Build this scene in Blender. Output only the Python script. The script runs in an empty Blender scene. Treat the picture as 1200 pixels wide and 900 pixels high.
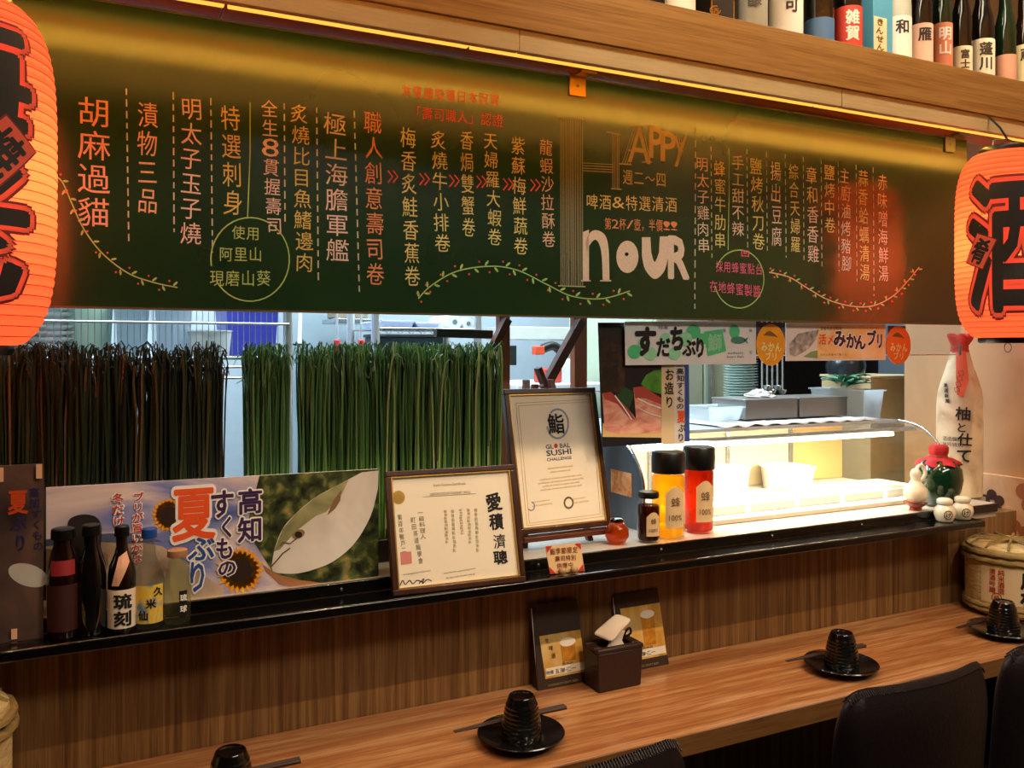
import bpy, bmesh, math, random
from mathutils import Vector, Matrix

random.seed(11)
R = random.uniform
PI = math.pi
SC = bpy.context.scene
COL = SC.collection

# ------------------------------------------------------------------ camera
YAW = math.radians(26.0)
FPX, HOR, CZ = 1000.0, 410.0, 1.37
cam_d = bpy.data.cameras.new('camera')
cam_d.lens = 36.0 * FPX / 1200.0
cam_d.sensor_width = 36.0
cam_d.shift_y = -40.0 / 1200.0
cam_d.clip_start = 0.02
cam = bpy.data.objects.new('camera', cam_d)
COL.objects.link(cam)
cam.location = (0, 0, CZ)
cam.rotation_euler = (PI / 2, 0, -YAW)
SC.camera = cam

# ------------------------------------------------------------------ world, exposure
w = bpy.data.worlds.new('world'); SC.world = w; w.use_nodes = True
w.node_tree.nodes['Background'].inputs[0].default_value = (1.0, 0.72, 0.5, 1)
w.node_tree.nodes['Background'].inputs[1].default_value = 0.05
SC.view_settings.view_transform = 'Standard'
SC.view_settings.look = 'None'
SC.view_settings.gamma = 1.0
SC.view_settings.use_curve_mapping = False
SC.view_settings.exposure = 0.2
SC.cycles.max_bounces = 8
SC.cycles.transparent_max_bounces = 16
SC.cycles.sample_clamp_indirect = 4.0

# ------------------------------------------------------------------ lights
def area(name, loc, size, power, col, target=None, size_y=None, spread=None):
    l = bpy.data.lights.new(name, 'AREA'); l.energy = power; l.color = col
    l.shape = 'RECTANGLE'; l.size = size; l.size_y = size_y or size
    if spread: l.spread = math.radians(spread)
    o = bpy.data.objects.new(name, l); COL.objects.link(o); o.location = loc
    d = Vector(target) - Vector(loc) if target else Vector((0, 0, -1))
    o.rotation_euler = d.to_track_quat('-Z', 'Y').to_euler()
    return o
def spot(name, loc, target, power, col, ang, blend=0.6, r=0.03):
    l = bpy.data.lights.new(name, 'SPOT'); l.energy = power; l.color = col
    l.spot_size = math.radians(ang); l.spot_blend = blend; l.shadow_soft_size = r
    o = bpy.data.objects.new(name, l); COL.objects.link(o); o.location = loc
    o.rotation_euler = (Vector(target) - Vector(loc)).to_track_quat('-Z', 'Y').to_euler()
    return o
WARM = (1.0, 0.69, 0.42)
COOL = (0.78, 0.90, 1.0)
# downlights over the bar
for i, (lx, pw) in enumerate(((-0.40, 16), (0.75, 34), (1.55, 42))):
    spot('bar_downlight', (lx, 0.27, 2.52), (lx, 1.22, 0.9), pw, WARM, 84, 0.8, 0.012)
# added warm fill panels, out of view under the dining room ceiling
area('room_fill', (0.8, 1.0, 2.59), 2.4, 7, (1.0, 0.82, 0.58), target=(0.8, 1.15, 1.6), size_y=0.12)
area('room_fill', (1.3, -0.50, 2.58), 1.6, 24, (1.0, 0.88, 0.72), target=(0.9, 1.4, 1.3), size_y=0.3)
# unseen added light on the beam's top edge, washing the bulkhead the board reflects
area('added_bulkhead_light', (0.2, 1.235, 1.995), 3.4, 15, (1.0, 0.66, 0.22), target=(0.2, 0.83, 1.99), size_y=0.015, spread=110)
# kitchen fluorescents
area('kitchen_light', (0.3, 2.4, 2.45), 1.6, 42, COOL, size_y=0.3)
area('kitchen_light', (1.9, 2.5, 2.45), 1.2, 24, COOL, size_y=0.3)
area('kitchen_light', (0.6, 1.85, 2.45), 2.0, 34, COOL, target=(0.6, 2.5, 1.2), size_y=0.2)  # added fill from the opening side, brightens the fronts of the rack goods
# led behind the fascia
area('strip_light', (0.95, 1.300, 1.884), 2.6, 6, (1.0, 0.56, 0.10), target=(0.95, 1.257, 1.874), size_y=0.010)
# display case tube
area('case_light', (1.46, 1.52, 1.150), 0.84, 8.0, (1.0, 0.88, 0.64), target=(1.46, 1.60, 1.0), size_y=0.02)
# lamps over the bottle shelf
for lx in (0.9, 1.4, 1.9):
    spot('shelf_lamp', (lx, 1.05, 2.5), (lx, 1.36, 2.03), 14, (1.0, 0.80, 0.55), 70, 0.7, 0.03)

# ------------------------------------------------------------------ materials
MATS = {}
def newmat(name):
    m = bpy.data.materials.new(name); m.use_nodes = True
    nt = m.node_tree; b = nt.nodes['Principled BSDF']
    return m, nt, b
def lin(c):
    if isinstance(c, str):
        c = c.lstrip('#'); c = [int(c[i:i + 2], 16) / 255 for i in (0, 2, 4)]
        c = [((x + 0.055) / 1.055) ** 2.4 if x > 0.04045 else x / 12.92 for x in c]
    return (c[0], c[1], c[2], 1)
def plain(name, col, rough=0.5, metal=0.0, emit=0.0, ecol=None, var=0.08, scale=30, coat=0.0, bump=0.0, spec=0.5):
    """base colour with a fine noise variation"""
    if name in MATS: return MATS[name]
    m, nt, b = newmat(name)
    c = lin(col)
    tc = nt.nodes.new('ShaderNodeTexCoord'); no = nt.nodes.new('ShaderNodeTexNoise')
    no.inputs['Scale'].default_value = scale; no.inputs['Detail'].default_value = 3
    nt.links.new(tc.outputs['Object'], no.inputs['Vector'])
    mx = nt.nodes.new('ShaderNodeMix'); mx.data_type = 'RGBA'
    mx.inputs[6].default_value = tuple(x * (1 - var) for x in c[:3]) + (1,)
    mx.inputs[7].default_value = tuple(min(1, x * (1 + var)) for x in c[:3]) + (1,)
    nt.links.new(no.outputs['Fac'], mx.inputs[0]); nt.links.new(mx.outputs[2], b.inputs['Base Color'])
    b.inputs['Roughness'].default_value = rough; b.inputs['Metallic'].default_value = metal
    b.inputs['Coat Weight'].default_value = coat
    b.inputs['Specular IOR Level'].default_value = spec
    if emit:
        b.inputs['Emission Color'].default_value = lin(ecol or col); b.inputs['Emission Strength'].default_value = emit
    if bump:
        bp = nt.nodes.new('ShaderNodeBump'); bp.inputs['Strength'].default_value = bump; bp.inputs['Distance'].default_value = 0.002
        nt.links.new(no.outputs['Fac'], bp.inputs['Height']); nt.links.new(bp.outputs[0], b.inputs['Normal'])
    MATS[name] = m; return m
def ramp(nt, stops):
    r = nt.nodes.new('ShaderNodeValToRGB')
    e = r.color_ramp.elements
    while len(e) < len(stops): e.new(0.5)
    for k, (p, c) in enumerate(stops): e[k].position = p; e[k].color = lin(c)
    return r
def wood(name, stops, scale=(1, 1, 1), rough=0.45, bump=0.15, coat=0.0, dist=1.5, nscale=4):
    if name in MATS: return MATS[name]
    m, nt, b = newmat(name)
    tc = nt.nodes.new('ShaderNodeTexCoord'); mp = nt.nodes.new('ShaderNodeMapping'); mp.inputs['Scale'].default_value = scale
    nt.links.new(tc.outputs['Object'], mp.inputs['Vector'])
    no = nt.nodes.new('ShaderNodeTexNoise'); no.inputs['Scale'].default_value = nscale; no.inputs['Detail'].default_value = 6
    no.inputs['Distortion'].default_value = dist; no.inputs['Roughness'].default_value = 0.6
    nt.links.new(mp.outputs[0], no.inputs['Vector'])
    fi = nt.nodes.new('ShaderNodeTexNoise'); fi.inputs['Scale'].default_value = nscale * 7; fi.inputs['Detail'].default_value = 2
    nt.links.new(mp.outputs[0], fi.inputs['Vector'])
    mt = nt.nodes.new('ShaderNodeMath'); mt.operation = 'MULTIPLY_ADD'; mt.inputs[1].default_value = 0.3
    nt.links.new(fi.outputs['Fac'], mt.inputs[0])
    m2 = nt.nodes.new('ShaderNodeMath'); m2.operation = 'MULTIPLY'; m2.inputs[1].default_value = 0.72
    nt.links.new(no.outputs['Fac'], m2.inputs[0]); nt.links.new(m2.outputs[0], mt.inputs[2])
    r = ramp(nt, stops); nt.links.new(mt.outputs[0], r.inputs[0]); nt.links.new(r.outputs[0], b.inputs['Base Color'])
    b.inputs['Roughness'].default_value = rough; b.inputs['Coat Weight'].default_value = coat
    bp = nt.nodes.new('ShaderNodeBump'); bp.inputs['Strength'].default_value = bump; bp.inputs['Distance'].default_value = 0.001
    nt.links.new(mt.outputs[0], bp.inputs['Height']); nt.links.new(bp.outputs[0], b.inputs['Normal'])
    MATS[name] = m; return m
def blotch(name, stops, scale=10, rough=0.6, detail=5, dist=0.6, spec=0.3, stretch=(1, 1, 1)):
    if name in MATS: return MATS[name]
    m, nt, b = newmat(name)
    tc = nt.nodes.new('ShaderNodeTexCoord'); no = nt.nodes.new('ShaderNodeTexNoise')
    mp = nt.nodes.new('ShaderNodeMapping'); mp.inputs['Scale'].default_value = stretch
    nt.links.new(tc.outputs['Object'], mp.inputs['Vector'])
    no.inputs['Scale'].default_value = scale; no.inputs['Detail'].default_value = detail; no.inputs['Distortion'].default_value = dist
    nt.links.new(mp.outputs[0], no.inputs['Vector'])
    r = ramp(nt, stops); nt.links.new(no.outputs['Fac'], r.inputs[0]); nt.links.new(r.outputs[0], b.inputs['Base Color'])
    b.inputs['Roughness'].default_value = rough; b.inputs['Specular IOR Level'].default_value = spec
    MATS[name] = m; return m
def glass(name, tint=(1, 1, 1), gloss=0.12, rough=0.02, ior=1.45, veil=0.0):
    """thin clear pane or tinted liquid: coloured transparency under a fresnel gloss"""
    if name in MATS: return MATS[name]
    m, nt, b = newmat(name); out = nt.nodes['Material Output']
    tr = nt.nodes.new('ShaderNodeBsdfTransparent'); tr.inputs[0].default_value = tuple(tint) + (1,)
    gl = nt.nodes.new('ShaderNodeBsdfGlossy'); gl.inputs['Roughness'].default_value = rough
    fr = nt.nodes.new('ShaderNodeFresnel'); fr.inputs[0].default_value = ior
    mx = nt.nodes.new('ShaderNodeMixShader')
    base = tr.outputs[0]
    if veil:
        df = nt.nodes.new('ShaderNodeBsdfTranslucent'); df.inputs[0].default_value = tuple(min(1, t * 1.0) for t in tint) + (1,)
        mv = nt.nodes.new('ShaderNodeMixShader'); mv.inputs[0].default_value = veil
        nt.links.new(tr.outputs[0], mv.inputs[1]); nt.links.new(df.outputs[0], mv.inputs[2]); base = mv.outputs[0]
    gm = nt.nodes.new('ShaderNodeNewGeometry'); mi = nt.nodes.new('ShaderNodeMath'); mi.operation = 'MULTIPLY_ADD'   # same reflectance on both sides of a face
    mi.inputs[1].default_value = 1 / ior - ior; mi.inputs[2].default_value = ior
    nt.links.new(gm.outputs['Backfacing'], mi.inputs[0]); nt.links.new(mi.outputs[0], fr.inputs[0])
    nt.links.new(fr.outputs[0], mx.inputs[0]); nt.links.new(base, mx.inputs[1]); nt.links.new(gl.outputs[0], mx.inputs[2])
    nt.links.new(mx.outputs[0], out.inputs[0]); nt.nodes.remove(b)
    MATS[name] = m; return m
def lampshade(name, col, emit, tw=0.7):
    """paper shade: diffuse plus translucent, lit from inside by its bulb"""
    m, nt, b = newmat(name); out = nt.nodes['Material Output']
    tc = nt.nodes.new('ShaderNodeTexCoord'); no = nt.nodes.new('ShaderNodeTexNoise'); no.inputs['Scale'].default_value = 60
    nt.links.new(tc.outputs['Object'], no.inputs['Vector'])
    c = lin(col)
    r = nt.nodes.new('ShaderNodeMix'); r.data_type = 'RGBA'
    r.inputs[6].default_value = tuple(x * 0.92 for x in c[:3]) + (1,); r.inputs[7].default_value = c
    nt.links.new(no.outputs['Fac'], r.inputs[0])
    t = nt.nodes.new('ShaderNodeBsdfTranslucent'); d = nt.nodes.new('ShaderNodeBsdfDiffuse')
    nt.links.new(r.outputs[2], t.inputs[0]); nt.links.new(r.outputs[2], d.inputs[0])
    mx = nt.nodes.new('ShaderNodeMixShader'); mx.inputs[0].default_value = tw
    nt.links.new(d.outputs[0], mx.inputs[1]); nt.links.new(t.outputs[0], mx.inputs[2])
    e = nt.nodes.new('ShaderNodeEmission'); e.inputs[0].default_value = c; e.inputs[1].default_value = emit
    ad = nt.nodes.new('ShaderNodeAddShader'); nt.links.new(mx.outputs[0], ad.inputs[0]); nt.links.new(e.outputs[0], ad.inputs[1])
    nt.links.new(ad.outputs[0], out.inputs[0]); nt.nodes.remove(b)
    return m
def emis(name, col, s):
    m, nt, b = newmat(name)
    b.inputs['Base Color'].default_value = lin(col); b.inputs['Emission Color'].default_value = lin(col)
    b.inputs['Emission Strength'].default_value = s
    return m

# ------------------------------------------------------------------ pixel rays (camera looks along F)
S26, C26 = math.sin(YAW), math.cos(YAW)
CAM = Vector((0, 0, CZ))
def ray(px, py):
    a = (px - 600) / FPX; b = (HOR - py) / FPX
    return Vector((S26 + a * C26, C26 - a * S26, b))
def at(px, py, X=None, Y=None, Z=None):
    r = ray(px, py)
    t = X / r.x if X is not None else Y / r.y if Y is not None else (Z - CZ) / r.z
    return CAM + r * t
def depth(px, Y): return Y / ray(px, 0).y

# ------------------------------------------------------------------ objects
LOC = {}
def tag(o, label=None, cat=None, group=None, kind=None):
    if label: o['label'] = label
    if cat: o['category'] = cat
    if group: o['group'] = group
    if kind: o['kind'] = kind
    return o
def thing(name, label, cat, loc=(0, 0, 0), group=None, rz=0.0):
    o = bpy.data.objects.new(name, None); COL.objects.link(o)
    o.empty_display_size = 0.02
    o.location = loc; o.rotation_euler = (0, 0, rz); LOC[o.name] = Vector(loc)
    return tag(o, label, cat, group)
def children(o): return [c for c in bpy.data.objects if c.parent == o]
def copy_tree(o, loc=None, rz=None, label=None, parent=None, group=None):
    c = o.copy(); COL.objects.link(c)
    if parent: c.parent = parent
    if loc is not None: c.location = loc
    if rz is not None: c.rotation_euler = (0, 0, rz)
    if label: c['label'] = label
    if group: c['group'] = group
    for ch in children(o): copy_tree(ch, parent=c)
    return c

class MB:
    def __init__(s): s.v = []; s.f = []
    def mesh(s, vs, fs):
        n = len(s.v); s.v += [Vector(v) for v in vs]; s.f += [tuple(i + n for i in f) for f in fs]; return s
    def box(s, x0, x1, y0, y1, z0, z1):
        vs = [(x, y, z) for z in (z0, z1) for y in (y0, y1) for x in (x0, x1)]
        return s.mesh(vs, [(0, 2, 3, 1), (4, 5, 7, 6), (0, 1, 5, 4), (2, 6, 7, 3), (0, 4, 6, 2), (1, 3, 7, 5)])
    def hexa(s, b, t):
        """b, t: four points each, counter-clockwise from above"""
        return s.mesh(list(b) + list(t), [(3, 2, 1, 0), (4, 5, 6, 7), (0, 1, 5, 4), (1, 2, 6, 5), (2, 3, 7, 6), (3, 0, 4, 7)])
    def tube(s, pts, r, seg=8, cap=True):
        pts = [Vector(p) for p in pts]; rs = r if isinstance(r, (list, tuple)) else [r] * len(pts)
        vs, fs = [], []; nprev = None
        for i, p in enumerate(pts):
            d = (pts[min(i + 1, len(pts) - 1)] - pts[max(i - 1, 0)]).normalized()
            if nprev is None:
                nprev = d.orthogonal().normalized()
            n = (nprev - d * nprev.dot(d))
            n = n.normalized() if n.length > 1e-6 else d.orthogonal().normalized()
            nprev = n; bb = d.cross(n)
            for k in range(seg):
                a = 2 * PI * k / seg
                vs.append(p + (n * math.cos(a) + bb * math.sin(a)) * rs[i])
        for i in range(len(pts) - 1):
            for k in range(seg):
                k2 = (k + 1) % seg
                fs.append((i * seg + k, i * seg + k2, (i + 1) * seg + k2, (i + 1) * seg + k))
        if cap:
            fs.append(tuple(reversed(range(seg)))); m = (len(pts) - 1) * seg
            fs.append(tuple(range(m, m + seg)))
        return s.mesh(vs, fs)
    def lathe(s, prof, c=(0, 0, 0), seg=24, sx=1, sy=1, cap=True):
        """prof: (r, z) from bottom to top"""
        vs, fs = [], []
        for r, z in prof:
            for k in range(seg):
                a = 2 * PI * k / seg; vs.append((c[0] + r * math.cos(a) * sx, c[1] + r * math.sin(a) * sy, c[2] + z))
        for i in range(len(prof) - 1):
            for k in range(seg):
                k2 = (k + 1) % seg; fs.append((i * seg + k, i * seg + k2, (i + 1) * seg + k2, (i + 1) * seg + k))
        if cap:
            fs.append(tuple(reversed(range(seg)))); m = (len(prof) - 1) * seg; fs.append(tuple(range(m, m + seg)))
        return s.mesh(vs, fs)
    def prism(s, poly, o, u, v, n, t):
        """2-D polygon (counter-clockwise seen from n) in the plane o,u,v, from depth 0 back to -t"""
        o, u, v, n = Vector(o), Vector(u), Vector(v), Vector(n); k = len(poly)
        fr = [o + u * a + v * b for a, b in poly]; bk = [p - n * t for p in fr]
        fs = [tuple(range(k)), tuple(range(2 * k - 1, k - 1, -1))]
        fs += [(i, k + i, k + (i + 1) % k, (i + 1) % k) for i in range(k)]
        return s.mesh(fr + bk, fs)
    def build(s, name, mat, parent=None, smooth=None, bevel=0, seg=2, label=None, kind=None):
        me = bpy.data.meshes.new(name); o = bpy.data.objects.new(name, me); COL.objects.link(o)
        org = LOC.get(parent.name, Vector()) if parent else Vector()
        me.from_pydata([tuple(v - org) for v in s.v], [], s.f); me.materials.append(mat)
        if parent:
            o.parent = parent; LOC[o.name] = org
        if smooth:
            me.shade_smooth(); me.set_sharp_from_angle(angle=math.radians(smooth))
        if bevel:
            b = o.modifiers.new('bevel', 'BEVEL'); b.width = bevel; b.segments = seg; b.limit_method = 'ANGLE'; b.angle_limit = 0.6
            if not smooth: me.shade_smooth(); me.set_sharp_from_angle(angle=math.radians(50))
        if label: o['label'] = label
        if kind: o['kind'] = kind
        return o

# ------------------------------------------------------------------ lettering
GC = {}
def glyph(s, off=0.0):
    if off <= 0.004: off = 0.0
    k = (s, off)
    if k in GC: return GC[k]
    c = bpy.data.curves.new('g', 'FONT'); c.body = s; c.size = 1; c.resolution_u = 2
    o = bpy.data.objects.new('g', c); COL.objects.link(o)
    m = o.evaluated_get(bpy.context.evaluated_depsgraph_get()).to_mesh()
    vs = [(v.co.x, v.co.y) for v in m.vertices]; fs = [tuple(p.vertices) for p in m.polygons]
    bpy.data.objects.remove(o); bpy.data.curves.remove(c)
    if len(s) == 1 and ord(s) > 0x2E00:
        vs = [(x - 0.5, y - 0.38) for x, y in vs]; wd = 1.0
    elif vs:
        x0, x1 = min(v[0] for v in vs), max(v[0] for v in vs); y0, y1 = min(v[1] for v in vs), max(v[1] for v in vs)
        vs = [(x - (x0 + x1) / 2, y - (y0 + y1) / 2) for x, y in vs]; wd = x1 - x0
        if y1 - y0 > 0: vs = [(x / (y1 - y0), y / (y1 - y0)) for x, y in vs]; wd /= (y1 - y0)
    else: wd = 1
    if off > 0.004:
        n = len(vs); base, bf = list(vs), list(fs); vs, fs = [], []
        rings = [(off, 14)] + [(off * 0.5, 6)] if off > 0.05 else [(off, 8)]
        j = 0
        for rr, cnt in rings:
            for q in range(cnt):
                a = 2 * PI * (q + 0.25) / cnt; dx, dy = rr * math.cos(a), rr * math.sin(a)
                vs += [(x + dx, y + dy, j * 2e-5) for x, y in base]; fs += [tuple(i + n * j for i in f) for f in bf]; j += 1
    GC[k] = (vs, fs, wd); return GC[k]

class Panel:
    """a flat face with its own 2-D frame; photo pixels are projected on it"""
    def __init__(s, o, u, v):
        s.o, s.u, s.v = Vector(o), Vector(u).normalized(), Vector(v).normalized(); s.n = s.u.cross(s.v)
    def ab(s, px, py):
        r = ray(px, py); t = (s.o - CAM).dot(s.n) / r.dot(s.n); p = CAM + r * t - s.o
        return p.dot(s.u), p.dot(s.v)
    def W(s, a, b, lift=0.0): return s.o + s.u * a + s.v * b + s.n * lift
def vert_panel(Y): return Panel((0, Y, 0), (1, 0, 0), (0, 0, 1))

class Ink(MB):
    def __init__(s, panel, lift=0.0006): super().__init__(); s.p = panel; s.l = lift
    def poly(s, pts):
        q = [s.p.ab(*p) for p in pts]
        ar = sum(q[i][0] * q[(i + 1) % len(q)][1] - q[(i + 1) % len(q)][0] * q[i][1] for i in range(len(q)))
        if ar < 0: q.reverse()
        s.mesh([s.p.W(a, b, s.l) for a, b in q], [tuple(range(len(q)))]); return s
    def disc(s, x, y, rx, ry=None, n=20, rot=0):
        ry = ry or rx
        return s.poly([(x + rx * math.cos(t) * math.cos(rot) - ry * math.sin(t) * math.sin(rot), y + rx * math.cos(t) * math.sin(rot) + ry * math.sin(t) * math.cos(rot)) for t in [2 * PI * k / n for k in range(n)]])
    def glyph(s, ch, x, y, h, w=None, off=0.0, rot=0.0):
        """ch centred at photo pixel x,y; h pixels tall, w pixels wide"""
        if ch == ' ': return s
        a, b = s.p.ab(x, y); kb = abs(s.p.ab(x, y - 1)[1] - b); ka = abs(s.p.ab(x + 1, y)[0] - a)
        vs, fs, wd = glyph(ch, off)
        sy = h * kb; sx = (w / wd) * ka if w else sy
        c, sn = math.cos(rot), math.sin(rot)
        out = []
        for q in vs:
            X, Y = q[0] * sx, q[1] * sy; out.append(s.p.W(a + X * c - Y * sn, b + X * sn + Y * c, s.l + (q[2] if len(q) > 2 else 0)))
        s.mesh(out, fs); return s
    def column(s, txt, x, y0, y1, w, off=0.0, fill=0.94, x1=None):
        n = len(txt); st = (y1 - y0) / n
        for i, ch in enumerate(txt):
            xx = x + ((x1 - x) * i / max(1, n - 1) if x1 is not None else 0) + R(-0.5, 0.5)
            s.glyph(ch, xx, y0 + st * (i + 0.5), st * fill, w, off, R(-0.05, 0.05))
        return s
    def row(s, txt, x0, y0, x1, y1, h, off=0.0, fill=0.95):
        n = len(txt); dx = (x1 - x0) / n
        for i, ch in enumerate(txt):
            t = (i + 0.5) / n; s.glyph(ch, x0 + dx * (i + 0.5), y0 + (y1 - y0) * t, h * (1 if ord(ch) > 0x2E00 else 0.7), dx * fill, off)
        return s
    def stroke(s, pts, wpx=1.2, jit=0.0):
        q = [s.p.ab(*p) for p in pts]; k = abs(s.p.ab(pts[0][0], pts[0][1] - 1)[1] - q[0][1]) * wpx / 2
        L, Rr = [], []
        for i, (a, b) in enumerate(q):
            a0, b0 = q[max(0, i - 1)]; a1, b1 = q[min(len(q) - 1, i + 1)]; dx, dy = a1 - a0, b1 - b0; d = math.hypot(dx, dy) or 1
            nx, ny = -dy / d * k, dx / d * k; L.append((a + nx, b + ny)); Rr.append((a - nx, b - ny))
        n = len(q)
        s.mesh([s.p.W(a, b, s.l) for a, b in L + Rr], [(i, n + i, n + i + 1, i + 1) for i in range(n - 1)]); return s
    def dash(s, x0, y0, x1, y1, on=7, off=5, wpx=1.1):
        L = math.hypot(x1 - x0, y1 - y0); t = 0
        while t < L:
            e = min(L, t + on * R(0.8, 1.15)); s.stroke([(x0 + (x1 - x0) * t / L, y0 + (y1 - y0) * t / L), (x0 + (x1 - x0) * e / L, y0 + (y1 - y0) * e / L)], wpx); t = e + off
        return s
def spline(pts, n=12):
    out = []
    for i in range(len(pts) - 1):
        p0, p1, p2, p3 = pts[max(0, i - 1)], pts[i], pts[i + 1], pts[min(len(pts) - 1, i + 2)]
        for k in range(n):
            t = k / n
            out.append(tuple(0.5 * (2 * p1[j] + (p2[j] - p0[j]) * t + (2 * p0[j] - 5 * p1[j] + 4 * p2[j] - p3[j]) * t * t + (3 * p1[j] - p0[j] - 3 * p2[j] + p3[j]) * t ** 3) for j in range(len(p1))))
    out.append(tuple(pts[-1])); return out
def grid_cut(vs, fs, cell):
    bm = bmesh.new(); bv = [bm.verts.new((x, y, 0)) for x, y in vs]
    for f in fs:
        try: bm.faces.new([bv[i] for i in f])
        except ValueError: pass
    for ax in (0, 1):
        lo, hi = min(v[ax] for v in vs), max(v[ax] for v in vs); t = math.ceil(lo / cell) * cell
        while t < hi:
            no = (1, 0, 0) if ax == 0 else (0, 1, 0); co = (t, 0, 0) if ax == 0 else (0, t, 0)
            bmesh.ops.bisect_plane(bm, geom=bm.verts[:] + bm.edges[:] + bm.faces[:], plane_co=co, plane_no=no); t += cell
    bm.verts.ensure_lookup_table(); bm.verts.index_update()
    r = [(v.co.x, v.co.y) for v in bm.verts], [tuple(v.index for v in f.verts) for f in bm.faces]
    bm.free(); return r
def wrap_text(mb, ch, h, w, x, y, surf, lift, off=0, rot=0, cell=0.012):
    """wrap a glyph (h x w metres, centred x,y on the unrolled surface) on surf(a,b,lift)->point"""
    vs, fs, wd = glyph(ch, off); c, sn = math.cos(rot), math.sin(rot)
    vv = [(q[0] * w / wd * c - q[1] * h * sn + x, q[0] * w / wd * sn + q[1] * h * c + y, q[2] if len(q) > 2 else 0) for q in vs]
    for z in sorted(set(q[2] for q in vv)):
        ix = {i: n for n, i in enumerate(i for i, q in enumerate(vv) if q[2] == z)}
        v1, f1 = grid_cut([vv[i][:2] for i in ix], [tuple(ix[i] for i in f) for f in fs if f[0] in ix], cell)
        mb.mesh([surf(a, b, lift + z) for a, b in v1], f1)
def wrap_poly(mb, pts, surf, lift, cell=0.012):
    vv, fs = grid_cut(pts, [tuple(range(len(pts)))], cell); mb.mesh([surf(a, b, lift) for a, b in vv], fs)

# ================================================================== THE SETTING
M_wall = blotch('wall_plaster', [(0.2, '#a87f5a'), (0.8, '#c09a70')], 6, 0.7)
M_dark = plain('dark_ceiling', '#2a211b', 0.8)
M_floor = wood('floor_boards', [(0.3, '#2a1d14'), (0.7, '#4a3524')], (1, 6, 1), 0.5)
M_pan = wood('bar_panel_wood', [(0.30, '#3c2612'), (0.48, '#74512e'), (0.66, '#9a7646')], (34, 34, 0.7), 0.38, 0.1, 0.1, 0.6, 2.0)
M_counter = wood('counter_wood', [(0.3, '#844f2c'), (0.5, '#a67044'), (0.66, '#c4986a')], (1.6, 30, 30), 0.26, 0.05, 0.35, 0.8, 1.4)
M_counter_edge = wood('counter_edge_wood', [(0.3, '#5c3a20'), (0.7, '#8a6236')], (1.6, 60, 60), 0.4, 0.1)
M_black = plain('black_lacquer', '#0a0908', 0.16, coat=0.5, var=0.2)
M_beam = wood('beam_wood', [(0.28, '#6a4c26'), (0.46, '#98733e'), (0.6, '#ad8a52'), (0.74, '#8c6836')], (0.55, 16, 16), 0.45, 0.1, 0.15, 1.1, 3.0)
M_fascia = wood('fascia_laminate', [(0.3, '#cdb988'), (0.7, '#e2d2a6')], (1, 12, 12), 0.5, 0.05)
M_soffit = wood('soffit_wood', [(0.3, '#8a3f1c'), (0.7, '#b46034')], (1, 10, 10), 0.35, 0.05)
M_kit = plain('kitchen_wall_white', '#a9bac3', 0.45)
M_steel = plain('stainless_steel', '#b4bcc0', 0.25, 0.9)
M_steel_dull = plain('dull_steel', '#7f8587', 0.4, 0.7)

def struct(name, mb, m, **k): return tag(mb.build(name, m, **k), kind='structure')
struct('floor', MB().box(-3, 4, -3, 4.2, -0.1, 0), M_floor)
struct('ceiling', MB().box(-3, 4, -3, 4.2, 2.62, 2.7), M_dark)
struct('wall_front', MB().box(-3, 4, -3.1, -3, 0, 2.62), plain('brown_wall', '#3a2a1e', 0.8))
struct('wall_left', MB().box(-3.1, -3, -3, 4.2, 0, 2.62), MATS['brown_wall'])
struct('wall_right', MB().box(2.15, 2.27, -3, 1.76, 0, 2.62), M_wall)
struct('wall_kitchen_right', MB().box(3.6, 3.7, 1.5, 4.2, 0, 2.62), M_kit)
struct('wall_back', MB().box(-3, 3.6, 3.3, 3.4, 0, 2.62), M_kit)
struct('wall_bar', MB().box(-3, 2.15, 1.41, 1.45, 0, 0.955), M_pan)
# unseen bulkhead added over the seats for the gold band mirrored in the board
struct('added_bulkhead_1', MB().box(-3, 2.148, 0.80, 0.83, 1.925, 2.619), wood('bulkhead_wood', [(.3, '#8a5c30'), (.7, '#b98a50')], (1, 8, 8), .5))
# wall above the bottle shelf, behind the bottles
struct('wall_upper', MB().box(-3, 2.15, 1.62, 1.66, 1.90, 2.62), plain('dark_wall', '#231912', 0.8))

# ---- narrow eating counter
ct = thing('bar_counter', 'long narrow orange-brown wooden bar counter running under the black ledge', 'counter', (0.9, 1.26, 0))
MB().box(-1.6, 2.148, 1.113, 1.409, 0.722, 0.75).build('worktop', M_counter, ct, bevel=0.002)
MB().box(-1.6, 2.148, 1.108, 1.1128, 0.718, 0.7505).build('edge_band', M_counter_edge, ct)
for x in (-1.2, -0.2, 0.8, 1.8):
    MB().box(x, x + 0.04, 1.18, 1.405, 0, 0.722).build('support', M_black, ct)

# ---- serving shelf with black fascia and lower ledge
M_shelftop = plain('shelf_top', '#b9b3a6', 0.3, 0.2)
sh = thing('serving_shelf', 'pass-through shelf with a black fascia strip in front of the display case and grass', 'shelf', (0.9, 1.45, 0.955))
MB().box(-1.6, 1.985, 1.3625, 1.70, 0.962, 0.994).build('shelf_board', M_shelftop, sh)
MB().box(1.9852, 2.045, 1.43, 1.70, 0.962, 0.994).build('shelf_board', M_shelftop, sh)
MB().box(-1.6, 1.985, 1.356, 1.3622, 0.9745, 0.9945).build('fascia_strip', M_black, sh, bevel=0.001)
for px in (400, 631, 775, 905, 1010):
    p = at(px, 0, Y=1.356); c = (p.x, 1.3555, 0.984)
    MB().tube([c, (c[0], 1.3535, c[2])], [0.0028, 0.0018], 10).build('screw', M_steel, sh, smooth=40)
lg = MB().box(-1.6, 1.86, 1.30, 1.3555, 0.957, 0.974).build('ledge', M_black, None, bevel=0.003)
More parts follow.
